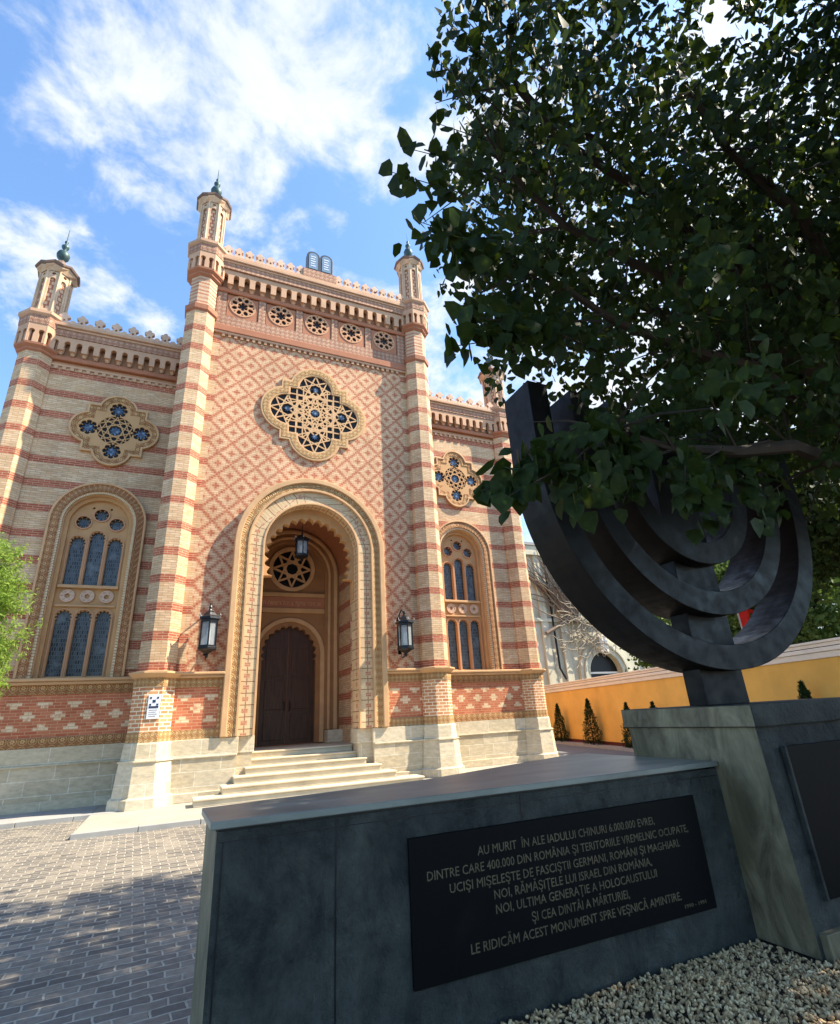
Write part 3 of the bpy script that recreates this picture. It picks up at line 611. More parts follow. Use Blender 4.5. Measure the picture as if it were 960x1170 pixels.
# ---- side bays
for sx in (-1,1):
    def B(mb,x0,x1,y0,y1,z0,z1): return mb.box(min(sx*x0,sx*x1),max(sx*x0,sx*x1),y0,y1,z0,z1)
    wx=sx*5.77; YW=1.18
    xa,xb=sorted((sx*3.9,sx*8.0))
    win=archp(wx,2.93,7.10,.98,32)
    part('side_wall',plate([[(xa,1.34),(xb,1.34),(xb,12.0),(xa,12.0)],win],YW,YW+.45),'striped')
    part('parapet_wall',MB().box(xa,xb,YW+.01,YW+.8,12.0,13.35),'pink')
    p=MB(); B(p,4.0,8.0,YW-.10,YW+.4,0,.95); part('plinth',p,'stone')
    p=MB(); B(p,4.0,8.0,YW-.08,YW+.4,.952,1.34); B(p,4.0,8.0,YW-.14,YW-.08,.93,.965); B(p,4.0,8.0,YW-.16,YW-.09,0,.2); part('plinth_course',p,'stonecap',bevel=.01)
    p=MB(); B(p,4.0,8.0,YW-.05,YW+.1,1.56,2.54); part('dado_panel',p,'panel')
    p=MB(); B(p,4.0,8.0,YW-.08,YW+.09,1.342,1.56); part('carved_dado_band',p,'carved')
    p=MB(); B(p,4.0,8.0,YW-.08,YW+.09,2.54,2.76); part('carved_dado_band',p,'carved')
    p=MB(); B(p,4.0,8.0,YW-.16,YW+.05,2.763,2.84); B(p,4.0,8.0,YW-.21,YW+.44,2.842,2.92); part('sill_cornice',p,'trim' if sx>0 else 'trim',bevel=.02)
    # dentils, red band, corbels, cornice
    p=MB(); q=0
    while q<3.2: B(p,4.4+q,4.5+q,YW-.05,YW,11.86,11.96); q+=.21
    B(p,4.2,7.8,YW-.055,YW,11.962,12.02); part('dentil_course',p,'corn')
    p=MB(); B(p,4.0,8.0,YW-.12,YW+.05,12.14,12.30); part('red_band',p,'terrad',bevel=.03)
    part('corbel_table',corbels(min(sx*4.15,sx*7.85),max(sx*4.15,sx*7.85),12,YW,.25,12.34,12.88),'corn')
    p=MB(); B(p,4.0,8.0,YW-.28,YW+.3,12.89,13.12); part('cornice',p,'carvedp',bevel=.01)
    p=MB(); B(p,4.0,8.0,YW-.31,YW+.3,13.123,13.2); B(p,4.0,8.0,YW-.37,YW+.3,13.203,13.32); part('cornice_top',p,'corn',bevel=.02)
    for k in range(8):
        cx=sx*(4.32+k*.47); part('merlon',plate([merlonpoly(cx,13.32,.30,.46),star(cx,13.46,.05,.025,4)],YW-.3,YW-.18,.008),'merl')
        cx+=sx*.235; part('small_merlon',plate([[(cx-.10,13.32),(cx+.10,13.32)]+arc(cx,13.42,.085,-10,190,8)],YW-.29,YW-.19,.006),'merl')
    # window
    w=part('window',oframe(archp(wx,2.93,7.10,1.19,40),archp(wx,2.93,7.10,1.13,38),YW-.13,YW,.015),'trim')
    obj('carved_band',oframe(archp(wx,2.93,7.10,1.13,40),archp(wx,2.93,7.10,.93,36),YW-.10,YW+.02,0),M['carvring2'],w,ring=(wx,7.1))
    obj('inner_order',oframe(archp(wx,2.93,7.10,.975,36),archp(wx,2.93,7.10,.84,34),YW+.06,YW+.45,.012),M['trim'],w)
    obj('inner_moulding',oframe(archp(wx,2.93,7.10,.86,36),archp(wx,2.93,7.10,.74,34),YW+.15,YW+.45,.02),M['terra'],w)
    lanc=[]
    for k in (-1,0,1):
        cx=wx+k*.46
        lanc.append(cuspedarch(cx,2.99,4.50,.148,7,.045,215,.178,5))
        lanc.append(cuspedarch(cx,5.38,6.74 if k==0 else 6.56,.148,7,.045,215,.178,5))
    lanc.append(foil(wx,7.42,.165,8,.3)); lanc.append(foil(wx-.41,7.17,.165,8,.3)); lanc.append(foil(wx+.41,7.17,.165,8,.3))
    lanc+= [circ(wx-.22,7.62,.035,6),circ(wx+.22,7.62,.035,6)]
    obj('tracery',plate([archp(wx,2.935,7.10,.75,34)]+lanc,YW+.27,YW+.36,.012),M['terra'],w)
    hm=[]
    for (qx,qy,qr) in ((wx,7.42,.215),(wx-.41,7.17,.215),(wx+.41,7.17,.215)): hm.append(oframe(circ(qx,qy,qr,22),circ(qx,qy,qr-.035,22),YW+.235,YW+.28,0))
    for k in (-1,0,1):
        cx=wx+k*.46; zs=6.74 if k==0 else 6.56
        for z_0,z_s in ((2.95,4.50),(5.36,zs)): hm.append(oframe(archp(cx,z_0,z_s,.226,16),archp(cx,z_0,z_s,.20,16),YW+.235,YW+.28,0))
    obj('tracery_moulding',join(hm),M['pink'],w)
    fz=obj('transom',MB().box(wx-.72,wx+.72,YW+.16,YW+.27,5.27,5.35),M['trim'],w,bevel=.015)
    obj('transom',MB().box(wx-.70,wx+.70,YW+.20,YW+.27,4.77,4.82),M['trim'],w,bevel=.01)
    for k in (-1,0,1):
        cx=wx+k*.46; obj('roundel',join([oframe(circ(cx,5.06,.17,24),circ(cx,5.06,.14,24),YW+.215,YW+.275,0),oframe(foil(cx,5.06,.12,6,.3),foil(cx,5.06,.05,6,.3),YW+.225,YW+.275,0)]),M['merl'],fz)
    obj('inner_brick_order',oframe(archp(wx,2.93,7.10,.93,40),archp(wx,2.93,7.10,.865,40),YW-.05,YW+.1,0),M['creamsoldier'],w,ring=(wx,7.1))
    obj('stained_glass',MB().box(wx-.78,wx+.78,YW+.37,YW+.38,2.95,7.9),M['glass'],w)
    # small quatrefoil
    qz=10.04; hs=[quatre(wx,qz,.66,.53,.80)]
    holes=[star(wx,qz,.24,.15,8)]
    for a,b in ((.70,0),(-.70,0),(0,.70),(0,-.70)): holes.append(foil(wx+a,qz+b,.20,8,.3))
    holes=[circ(wx,qz,.475,32)]+holes[1:]
    f=part('small_rose_window',plate(hs+holes,YW-.06,YW-.005,.006),'terra')
    obj('tracery',barlist(starp(wx,qz,.475,8,3,90)+starp(wx,qz,.475,8,2,22.5)+starp(wx,qz,.21,8,1),YW-.05,YW-.008,.026,lambda x,z:math.hypot(x-wx,z-qz)<.485),M['terra'],f)
    obj('rim',oframe(quatre(wx,qz,.66,.53,.80),quatre(wx,qz,.66,.47,.74),YW-.11,YW-.05,.012),M['trim'],f)
    obj('carved_ring',oframe(quatre(wx,qz,.66,.47,.74),quatre(wx,qz,.66,.33,.60),YW-.08,YW-.055,.004),M['carved'],f)
    obj('pane',plate([quatre(wx,qz,.66,.3,.5)],YW-.004,YW+.002),M['darkglass'],f)
    for a,b in ((0,0),(.70,0),(-.70,0),(0,.70),(0,-.70)): obj('blue_star',plate([star(wx+a,qz+b,.17,.09,8)],YW-.012,YW-.0045),M['bluestar'],f)
# ---- towers
def faceplates(cx,cy,ap,polyf,t,n=8,bev=.006):
    ms=[]
    for k in range(n):
        me=plate(polyf(0),-t,0,bev); a=2*PI*k/n
        me.transform(Matrix.Translation((cx,cy,0))@Matrix.Rotation(a,4,'Z')@Matrix.Translation((0,-ap,0))); ms.append(me)
    return join(ms)
def tower(cx,cy,ztop,kind):
    C8=1/math.cos(PI/8); ap=.425
    H=dict(inner=(2.92,13.95,15.35),outer=(2.92,12.14,12.14))[kind]
    T=part('tower',MB().lathe(cx,cy,[(ap*C8,2.92),(ap*C8,H[1])]),'striped')
    def tp(name,mb,m,**k): return obj(name,mb,M[m],T,**k)
    tp('tower_foot',MB().lathe(cx,cy,[((ap+.03)*C8,1.56),((ap+.03)*C8,2.56)]),'whitejoint')
    tp('carved_dado_band',MB().lathe(cx,cy,[((ap+.045)*C8,1.342),((ap+.045)*C8,1.56)]),'carvedo')
    tp('carved_dado_band',MB().lathe(cx,cy,[((ap+.045)*C8,2.56),((ap+.045)*C8,2.76)]),'carvedo')
    tp('sill_cornice',MB().lathe(cx,cy,[((ap+.05)*C8,2.762),((ap+.10)*C8,2.80),((ap+.17)*C8,2.86),((ap+.17)*C8,2.90),((ap+.02)*C8,2.925)]),'trim')
    tp('plinth_course',MB().lathe(cx,cy,[((ap+.09)*C8,.95),((ap+.07)*C8,1.30),((ap+.05)*C8,1.34)]),'stonecap')
    tp('plinth',MB().lathe(cx,cy,[((ap+.24)*C8,0),((ap+.23)*C8,.2),((ap+.17)*C8,.24),((ap+.12)*C8,.93),((ap+.15)*C8,.935),((ap+.15)*C8,.965),((ap+.09)*C8,.97)]),'stonecap')
    if kind=='inner':
        tp('ring',MB().lathe(cx,cy,[(ap*C8,13.90),((ap+.05)*C8,13.95),((ap+.06)*C8,14.12),(ap*C8,14.18)]),'terrad')
        tp('neck',MB().lathe(cx,cy,[((ap-.03)*C8,14.15),((ap-.03)*C8,15.35)]),'neck')
        z0=15.33
    else: z0=12.14
    tp('collar_ring',MB().lathe(cx,cy,[((ap-.02)*C8,z0-.02),((ap+.05)*C8,z0+.04),((ap+.05)*C8,z0+.10),((ap+.13)*C8,z0+.17),((ap+.14)*C8,z0+.24),((ap+.02)*C8,z0+.27)]),'terrad')
    z1=z0+.25
    tp('collar_core',MB().lathe(cx,cy,[((ap-.0)*C8,z1-.1),((ap-.0)*C8,z1+.82)]),'terrad')
    w=2*(ap+.16)*math.tan(PI/8)
    def cpoly(_):
        o=[(-w/2,z1+.80),(-w/2,z1-.02)]
        for c in (-w/4,w/4): o+=[(c-.05,z1-.02),(c-.05,z1+.26)]+arc(c,z1+.36,.078,215,-35,10)+[(c+.05,z1+.26),(c+.05,z1-.02)]
        return [o+[(w/2,z1-.02),(w/2,z1+.80)]]
    tp('collar_arcade',faceplates(cx,cy,ap+.02,cpoly,.12),'corn')
    zc=z1+.75
    tp('collar',MB().lathe(cx,cy,[((ap+.155)*C8,zc-.10),((ap+.165)*C8,zc),((ap+.165)*C8,zc+.2)]),'carvedp')
    tp('collar_top',MB().lathe(cx,cy,[((ap+.17)*C8,zc+.20),((ap+.22)*C8,zc+.26),((ap+.22)*C8,zc+.36),((ap+.10)*C8,zc+.42),((ap+.04)*C8,zc+.48)]),'corn')
    zt=zc+.46; ht=ztop-zt; tr=.395
    U=tp('turret',MB().lathe(cx,cy,[((tr-.045)*C8,zt-.05),((tr-.06)*C8,ztop)]),'turretbrick')
    w2=2*tr*math.tan(PI/8)
    def tpoly(_): return [[(-w2/2,zt-.03),(w2/2,zt-.03),(w2/2,ztop),(-w2/2,ztop)],archp(0,zt+.16,ztop-.42,.078,10),circ(0,ztop-.19,.055,8)]
    obj('turret_panels',faceplates(cx,cy,tr-.05,tpoly,.05),M['turret'],U)
    cb=MB()
    for k in range(8):
        a=PI/8+k*PI/4; cb.lathe(cx+tr*C8*math.cos(a),cy+tr*C8*math.sin(a),[(.05,zt-.05),(.035,zt+.1),(.032,ztop-.15),(.055,ztop-.02)],6)
    obj('colonnettes',cb,M['turret'],U)
    rf=MB(); n=16; v=[]
    prof=[(.40,-.02,0),(.58,.03,1.3),(.60,.09,1.3),(.46,.20,.5),(.30,.32,0),(.18,.50,0),(.13,.60,0),(.11,.66,0)]
    for r,z,g in prof:
        for i in range(n):
            a=2*PI*i/n; edge=(i%2==0); rr=r*(math.cos(PI/8)*1.0 if edge else 1.0); v.append((cx+rr*math.cos(a)*1.06,cy+rr*math.sin(a)*1.06,ztop+z+(.10*g if edge else 0)))
    f=[(k*n+i,k*n+(i+1)%n,(k+1)*n+(i+1)%n,(k+1)*n+i) for k in range(len(prof)-1) for i in range(n)]; f.append(tuple(range(n))[::-1]); f.append(tuple((len(prof)-1)*n+i for i in range(n)))
    obj('roof_cap',rf.add(v,f),M['capd'],U)
    # a lighter gabled eaves band under the cap
    eb=MB(); v=[]
    for r,z in ((.43,-.10),(.53,-.03),(.555,.035)):
        for i in range(n):
            a=2*PI*i/n; edge=(i%2==0); rr=r*(math.cos(PI/8) if edge else 1.0); v.append((cx+rr*math.cos(a)*1.05,cy+rr*math.sin(a)*1.05,ztop+z+(.13 if edge and z>-.09 else 0)))
    eb.add(v,[(k*n+i,k*n+(i+1)%n,(k+1)*n+(i+1)%n,(k+1)*n+i) for k in range(2) for i in range(n)]); obj('eaves',eb,M['turret'],U)
    zf=ztop+.62
    obj('finial',MB().lathe(cx,cy,[(.11,zf),(.06,zf+.07),(.10,zf+.12),(.17,zf+.22),(.19,zf+.34),(.15,zf+.45),(.06,zf+.52),(.05,zf+.58),(.10,zf+.65),(.11,zf+.72),(.05,zf+.80),(.025,zf+.84),(.055,zf+.90),(.05,zf+.95),(.015,zf+1.0),(.012,zf+1.45),(.003,zf+1.5)],14),M['copper'],U,smooth=True)
    return T
for sx in (-1,1):
    tower(sx*3.79,-.03,18.78,'inner'); tower(sx*8.15,1.29,15.33,'outer')

# ================================================================== LANTERNS, SIGN
def lantern(hang):
    L=thing('wall_lantern','x','lantern',(0,0,0),local=True)
    n=6; C=1/math.cos(PI/6)
    obj('base',MB().lathe(0,0,[(.01,-.62),(.03,-.60),(.05,-.55),(.04,-.52),(.17,-.44),(.25,-.41),(.25,-.36),(.22,-.34)],n),M['black'],L)
    obj('roof',MB().lathe(0,0,[(.21,.32),(.28,.35),(.27,.40),(.19,.44),(.13,.52),(.05,.58),(.03,.62),(.045,.66),(.02,.72)],n),M['black'],L)
    cr=MB()
    for i in range(6):
        a=PI/6+i*PI/3; cr.tube([(.24*math.cos(a),.24*math.sin(a),.40),(.29*math.cos(a),.29*math.sin(a),.44),(.28*math.cos(a),.28*math.sin(a),.49)],[.025,.02,.008],5)
    obj('crown_ornament',cr,M['lead'],L)
    fr=MB()
    for i in range(6):
        a=PI/6+i*PI/3; fr.tube([(.215*math.cos(a),.215*math.sin(a),-.36),(.215*math.cos(a),.215*math.sin(a),.34)],.02,5)
    fr.lathe(0,0,[(.225,-.36),(.235,-.35),(.235,-.31),(.215,-.305)],6).lathe(0,0,[(.215,.27),(.235,.275),(.235,.33),(.215,.335)],6)
    obj('frame',fr,M['black'],L)
    obj('glass',MB().lathe(0,0,[(.195,-.33),(.195,.32)],6),M['lglass'],L)
    obj('candle_tube',MB().lathe(0,0,[(.05,-.34),(.05,.1),(.02,.14)],10),M['candle'],L)
    if hang: obj('chain',MB().tube([(0,0,.70),(0,0,1.05)],.012,5),M['black'],L)
    else: obj('bracket',MB().tube([(0,.02,.62),(0,.2,.80),(0,.42,.66),(0,.50,.30)],.022,6).tube([(0,0,-.55),(0,.25,-.62),(0,.50,-.30)],.018,6).box(-.06,.06,.46,.52,-.5,.6),M['black'],L)
    return L
sg=N('lantern_glass',.12,.6); tr=sg.n('ShaderNodeBsdfTransparent'); tr.inputs[0].default_value=(.75,.8,.82,1); mxs=sg.n('ShaderNodeMixShader'); mxs.inputs[0].default_value=.35; sg.col((.6,.64,.66,1))
sg.L(tr.outputs[0],mxs.inputs[1]); sg.L(sg.b.outputs[0],mxs.inputs[2]); sg.L(mxs.outputs[0],sg.t.nodes['Material Output'].inputs[0]); M['lglass']=sg.m
M['candle']=m_plain('frosted_tube',(.75,.75,.72),.05,.4,5,.3,False)
l1=lantern(False); l1.location=(-2.70,-.46,3.82); l1['label']='black iron wall lantern on the brickwork left of the portal'; l1['group']='wall lanterns beside the portal'
def copy_tree(o,parent=None):
    c=o.copy(); sc.collection.objects.link(c)
    if parent is not None: c.parent=parent
    for ch in list(o.children): copy_tree(ch,c)
    return c
l2=copy_tree(l1); l2.location=(2.72,-.46,3.82); l2['label']='black iron wall lantern on the brickwork right of the portal'
l3=lantern(True); l3.name='hanging_lantern'; l3.location=(-.13,.85,6.70); l3.scale=(.9,.9,.72); l3['label']='small hanging lantern under the cusped arch of the portal'
for l in (l1,l2,l3): del l['local']
sgn=thing('sign','white enamel sign with a dark blue emblem on the left tower foot','sign',(-3.75,-.5,2.1))
sgn['local']=1
obj('board',MB().box(-.13,.13,-.012,.012,-.26,.27),M['white'],sgn,bevel=.004)
em=[circ(0,.13,.035,10)]
obj('emblem',join([plate([star(0,.13,.045,.03,4,45)],-.018,-.0125)]+[plate([star(a,.13+b,.03,.018,4,45)],-.018,-.0125) for a,b in ((.075,.075),(-.075,.075),(.075,-.075),(-.075,-.075))]+[mbm(MB().box(-.10,.10,-.018,-.0125,-.02,.02))]),M['navy'],sgn)
tl=MB()
for k in range(4): tl.box(-.09,.09-.03*(k%2),-.016,-.0125,-.07-.045*k,-.058-.045*k)
obj('caption',tl,M['lead'],sgn); del sgn['local']

# ================================================================== MEMORIAL
MO=thing('memorial','dark slate memorial wall and pedestal with black inscribed plaques','monument',(-.5,-11.3,0))
slabp=[(-3.05,-11.634),(.66,-11.634),(.66,-10.15),(.3,-10.19),(-1.5,-10.88),(-3.07,-11.11)]
me=MB().prism(slabp,-.05,1.095); m_=mbm(me)
o=obj('wall_block',m_,[M['slate'],M['lit_moss']],MO)
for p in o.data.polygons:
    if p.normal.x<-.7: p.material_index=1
cap=[(-3.085,-11.665),(.638,-11.665),(.638,-10.13),(.3,-10.16),(-1.5,-10.85),(-3.10,-11.08)]
obj('coping',MB().prism(cap,1.11,1.147),M['topstone_lit'],MO,bevel=.004)
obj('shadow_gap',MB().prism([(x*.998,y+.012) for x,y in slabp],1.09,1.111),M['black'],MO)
jt=MB()
for x in (-2.425,): jt.box(x-.004,x+.004,-11.6375,-11.633,0,1.09)
jt.box(-1.205,-1.198,-11.6375,-11.633,.945,1.09); jt.box(-3.04,.63,-11.6372,-11.633,1.045,1.05)
jt.box(-3.02,-3.013,-11.6375,-11.633,0,1.05)
obj('joint',jt,M['black'],MO)
pq=obj('plaque',MB().box(-2.0,.315,-11.652,-11.63,.24,.94),M['plaque'],MO,bevel=.003)
LN=[("AU MURIT  ÎN ALE IADULUI CHINURI 6.000.000 EVREI,",-1.554,-.116,.800,.826-.796),
("DINTRE CARE 400.000 DIN ROMÂNIA ŞI TERITORIILE VREMELNIC OCUPATE,",-1.894,.187,.718,0),
("UCIŞI MIŞELEŞTE DE FASCIŞTII GERMANI, ROMÂNI ŞI MAGHIARI.",-1.755,.081,.640,0),
("NOI, RĂMĂŞIŢELE LUI ISRAEL DIN ROMÂNIA,",-1.465,-.21,.566,0),
("NOI, ULTIMA GENERAŢIE A HOLOCAUSTULUI",-1.462,-.182,.494,0),
("ŞI CEA DINTÂI A MĂRTURIEI,",-1.22,-.448,.416,0),
("LE RIDICĂM ACEST MONUMENT SPRE VEŞNICĂ AMINTIRE.",-1.645,-.001,.336,0)]
for t,a,b,z,_ in LN: text('inscription',t,a,b,z,.048,-11.6525,M['gold'],pq,ext=.0012)
text('inscription','1990 - 1991',.015,.219,.283,.022,-11.6525,M['gold'],pq,ext=.001)
ped=obj('pedestal',mbm(MB().add([(.665,-12.07,.0),(3.4,-12.07,0),(3.4,-10.78,0),(.665,-10.78,0),(.64,-12.05,1.39),(3.4,-12.05,1.39),(3.4,-10.80,1.39),(.64,-10.80,1.39)],[(0,3,2,1),(4,5,6,7),(0,1,5,4),(1,2,6,5),(2,3,7,6),(3,0,4,7)])),[M['slate'],M['lit_moss']],MO)
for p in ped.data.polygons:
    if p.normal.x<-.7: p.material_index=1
pc=obj('pedestal_cap',mbm(MB().box(.605,3.44,-12.085,-10.765,1.392,1.55)),[M['slate'],M['lit_moss']],MO,bevel=.006)
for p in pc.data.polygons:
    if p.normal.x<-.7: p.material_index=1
obj('pedestal_foot',MB().box(.70,3.44,-12.12,-12.06,-.05,.14),M['lit_moss'],MO,bevel=.005)
p2=obj('plaque',MB().box(.86,2.8,-12.095,-12.07,.30,1.25),M['plaque'],MO,bevel=.003)
obj('plaque_edge',MB().box(.835,.857,-12.10,-12.065,.30,1.25),M['slate'],p2)

ME=thing('menorah','huge seven-branched menorah of dark bronze standing on the pedestal','sculpture',(1.2,-11.4,1.55))
cx,cz,zt=1.225,3.65,4.47
def ubr(ro,ri,top):
    return [(cx-ro,top),(cx-ro,cz)]+arc(cx,cz,ro,180,360,48)[1:-1]+[(cx+ro,cz),(cx+ro,top),(cx+ri,top),(cx+ri,cz)]+arc(cx,cz,ri,360,180,48)[1:-1]+[(cx-ri,cz),(cx-ri,top)]
for k,(ro,ri) in enumerate(((1.82,1.60),(1.33,1.11),(.845,.625))):
    b=obj('branch',plate([ubr(ro,ri,zt)],-11.60,-11.20,.004),M['bronze'],ME)
obj('stem',MB().box(.94,1.49,-11.46,-11.27,1.552,zt+.02),M['bronze'],ME,bevel=.004)

# ================================================================== GRAVEL
o=obj('gravel_bed',MB().box(-2.4,4.5,-14.2,-11.64,-.075,-.012),M['soil']); struct(o)
rng=np.random.default_rng(3)
def scatter(name,P,basev,basef,scales,rots,m,uvm=False):
    """many small pieces merged in one mesh with numpy"""
    nb=len(basev); n=len(P); V=np.einsum('nij,bj->nbi',rots,basev)*scales[:,None,None]+P[:,None,:]
    F=(np.array(basef)[None]+np.arange(n)[:,None,None]*nb).reshape(-1,len(basef[0]))
    me=bpy.data.meshes.new(name); me.vertices.add(n*nb); me.vertices.foreach_set('co',V.reshape(-1).astype(np.float32))
    k=F.shape[1]; me.loops.add(F.size); me.loops.foreach_set('vertex_index',F.reshape(-1).astype(np.int32)); me.polygons.add(len(F)); me.polygons.foreach_set('loop_start',(np.arange(len(F))*k).astype(np.int32))
    me.update(calc_edges=True); me.validate(); return me
def randrot(n,tilt=1.0,rng=rng):
    q=rng.normal(size=(n,4)); q[:,0]+=0; q/=np.linalg.norm(q,axis=1)[:,None]; w,x,y,z=q.T
    return np.stack([np.stack([1-2*(y*y+z*z),2*(x*y-z*w),2*(x*z+y*w)],-1),np.stack([2*(x*y+z*w),1-2*(x*x+z*z),2*(y*z-x*w)],-1),np.stack([2*(x*z-y*w),2*(y*z+x*w),1-2*(x*x+y*y)],-1)],1)
t=(1+5**.5)/2
ico=np.array([(-1,t,0),(1,t,0),(-1,-t,0),(1,-t,0),(0,-1,t),(0,1,t),(0,-1,-t),(0,1,-t),(t,0,-1),(t,0,1),(-t,0,-1),(-t,0,1)],float)/2*np.array([1.25,.66,.45])
icf=[(0,11,5),(0,5,1),(0,1,7),(0,7,10),(0,10,11),(1,5,9),(5,11,4),(11,10,2),(10,7,6),(7,1,8),(3,9,4),(3,4,2),(3,2,6),(3,6,8),(3,8,9),(4,9,5),(2,4,11),(6,2,10),(8,6,7),(9,8,1)]
ng=19000; gx=rng.uniform(-1.7,2.6,ng); gy=rng.uniform(-13.3,-11.66,ng)
keep=~((gy<-12.35-.10*np.sin(gx*5)-.15*(gx<0.1))&(rng.uniform(size=ng)<.90)&(gx>.15))&~((gy>-12.1)&(gx>.62))
gx,gy=gx[keep],gy[keep]; ng=len(gx)
gz=.0+.012*np.sin(gx*4)*np.cos(gy*5)+rng.uniform(-.012,.012,ng)
g=obj('gravel',scatter('gravel',np.stack([gx,gy,gz],1),ico,icf,rng.uniform(.008,.022,ng),randrot(ng),None),M['gravel'],uv=False); g['kind']='stuff'
# ground ivy at the corner
lf=np.array([(0,0,0),(.5,.18,.04),(.42,.55,.02),(0,1.0,-.08),(-.42,.55,.02),(-.5,.18,.04),(0,.45,-.06)],float)
lff=[(0,1,6),(1,2,6),(2,3,6),(3,4,6),(4,5,6),(5,0,6)]
n=900; P=np.stack([rng.uniform(.1,2.4,n),rng.uniform(-13.2,-12.45,n),rng.uniform(0,.05,n)],1)
g=obj('ground_cover',scatter('ground_cover',P,lf,lff,rng.uniform(.02,.045,n),randrot(n),None),M['cyp'],uv=False); g['kind']='stuff'

# ================================================================== THE BIG TREE
def leafrot(n,rng,droop=.9):
    """leaf y axis hangs downward, blade roughly facing random azimuth"""
    az=rng.uniform(0,2*PI,n); dz=-droop+rng.normal(0,.35,n); h=np.sqrt(np.clip(1-np.clip(dz,-1,1)**2,.02,1))
    Y=np.stack([h*np.cos(az),h*np.sin(az),np.clip(dz,-1,1)],1); Y/=np.linalg.norm(Y,axis=1)[:,None]
    Z=rng.normal(size=(n,3)); Z[:,2]+=.6; Z-= (Z*Y).sum(1)[:,None]*Y; Z/=np.linalg.norm(Z,axis=1)[:,None]; X=np.cross(Y,Z)
    return np.stack([X,Y,Z],2)
TR=thing('tree','broad dark green tree hanging over the menorah','tree',(4.9,-12.9,-.05))
trunk=MB().tube([(4.9,-12.9,-.1),(4.8,-12.8,1.2),(4.75,-12.7,2.6),(4.5,-12.5,4.2),(4.1,-12.2,6.0),(3.6,-11.8,8.0),(3.3,-11.5,10)],[.34,.27,.24,.21,.17,.11,.05],10)
rt=np.random.default_rng(11)
def crown_ok(x,y,z):
    lump=.45*np.sin(z*1.7+y*1.3)+.35*np.sin(z*3.9+x+2)
    left=x>(-1.35+.45*(y+12.5)+.55*lump+.10*np.maximum(z-6,0)*0)
    left&=x>(-.30+.45*(y+12.5)+.45*lump-1.0*np.clip(np.abs(z-4.4)-1.0,0,1))
    low=np.where(y<-11.75,3.62+.25*np.sin(x*3.1+y*2)+.1*lump,4.9+.4*np.sin(x*2.3)+.3*lump)
    near_shade=((y<-13)&(x>.8+.5*lump-.9*(y+13))&(z>5.0+.3*lump)&(y>-15.3))|((y<-15.2)&(x>-3.5)&(z>5.4))  # near clusters shade the monument; those behind the camera are added, unseen
    front=y>-13.3-.2*lump
    back=y<-9.6+.3*lump
    return left&(z>low)&(front|(near_shade))&back
ncl=17000; X=rt.uniform(-3.5,8.5,ncl);Y=rt.uniform(-19,-9.3,ncl);Z=rt.uniform(2.8,10.6,ncl)
k=crown_ok(X,Y,Z); X,Y,Z=X[k],Y[k],Z[k]; print('clusters',len(X)); ncl=min(len(X),5600); X,Y,Z=X[:ncl],Y[:ncl],Z[:ncl]
per=18
tw=rt.normal(size=(ncl,3)); tw[:,2]=-np.abs(tw[:,2])*.7; tw/=np.linalg.norm(tw,axis=1)[:,None]
tt=rt.uniform(0,.5,(ncl,per)); P=np.stack([X,Y,Z],1)[:,None,:]+tw[:,None,:]*tt[...,None]+rt.normal(0,.09,(ncl,per,3)); P=P.reshape(-1,3)
# drooping sprays that stand out from the crown: (tip, start)
SPR=[((-1.15,-12.6,3.05),(-.1,-12.4,3.7)),((-.8,-12.5,3.1),(.2,-12.3,3.7)),((-1.5,-12.6,3.05),(-.4,-12.4,3.5)),((-1.72,-12.6,2.72),(-.5,-12.4,3.2)),((-1.3,-12.7,2.72),(-.3,-12.4,3.2)),((-2.33,-12.5,4.84),(-1.2,-12.3,4.9)),((-2.15,-12.6,4.55),(-1.1,-12.4,4.7)),((-2.05,-12.4,4.25),(-.9,-12.2,4.6)),((-1.70,-12.5,4.1),(-.7,-12.2,4.5)),((-2.45,-12.4,5.4),(-1.2,-12.2,5.6)),((-2.3,-12.3,5.9),(-1.1,-12.2,6.1)),((-2.0,-12.6,4.0),(-.7,-12.3,4.3)),
 ((-1.92,-12.5,3.80),(-1.1,-12.4,3.98)),
 ((-1.80,-12.5,2.80),(-.9,-12.4,3.0)),((-1.65,-12.5,2.88),(-.6,-12.3,3.2)),((-1.1,-12.5,2.95),(-.2,-12.4,3.4)),
 ((-2.0,-12.6,7.4),(-.9,-12.3,7.0)),((-2.1,-12.5,6.9),(-1.0,-12.3,6.7)),((-1.95,-12.3,6.4),(-1.0,-12.3,6.3)),((-1.9,-12.7,7.9),(-.7,-12.4,7.8)),
 ((-.7,-12.5,2.85),(-.1,-12.3,3.4)),((-.2,-12.6,2.85),(.2,-12.4,3.4)),((.2,-12.5,2.8),(.5,-12.4,3.5)),((.7,-12.5,2.9),(.9,-12.3,3.5)),((1.1,-12.4,3.0),(1.4,-12.3,3.7)),((-.5,-12.8,2.75),(.1,-12.5,3.3))]
EX=[];br=MB()
for tip,st_ in SPR:
    tip=np.array(tip,float);st_=np.array(st_,float)
    if tip[2]>3.9:
        tip[0]+=.22; st_[0]+=.35
    m=(95 if tip[2]>4.4 else 55) if 3.95<tip[2]<5.1 else 34; u=rt.uniform(0,1,m)**.8; q=st_+(tip-st_)*u[:,None]; q[:,2]+=.12*np.sin(u*PI); q+=rt.normal(0,.11 if m>90 else .06,(m,3)); EX.append(q)
    mid=(tip+st_)/2+np.array([0,0,.12]); br.tube([tuple(st_),tuple(mid),tuple(tip)],[.010,.006,.003],4)
P=np.concatenate([P]+EX); n=len(P)
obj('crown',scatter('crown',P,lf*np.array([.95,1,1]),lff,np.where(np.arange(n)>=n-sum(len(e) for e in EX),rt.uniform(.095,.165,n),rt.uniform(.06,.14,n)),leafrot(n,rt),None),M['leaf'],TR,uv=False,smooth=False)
limbs=MB()
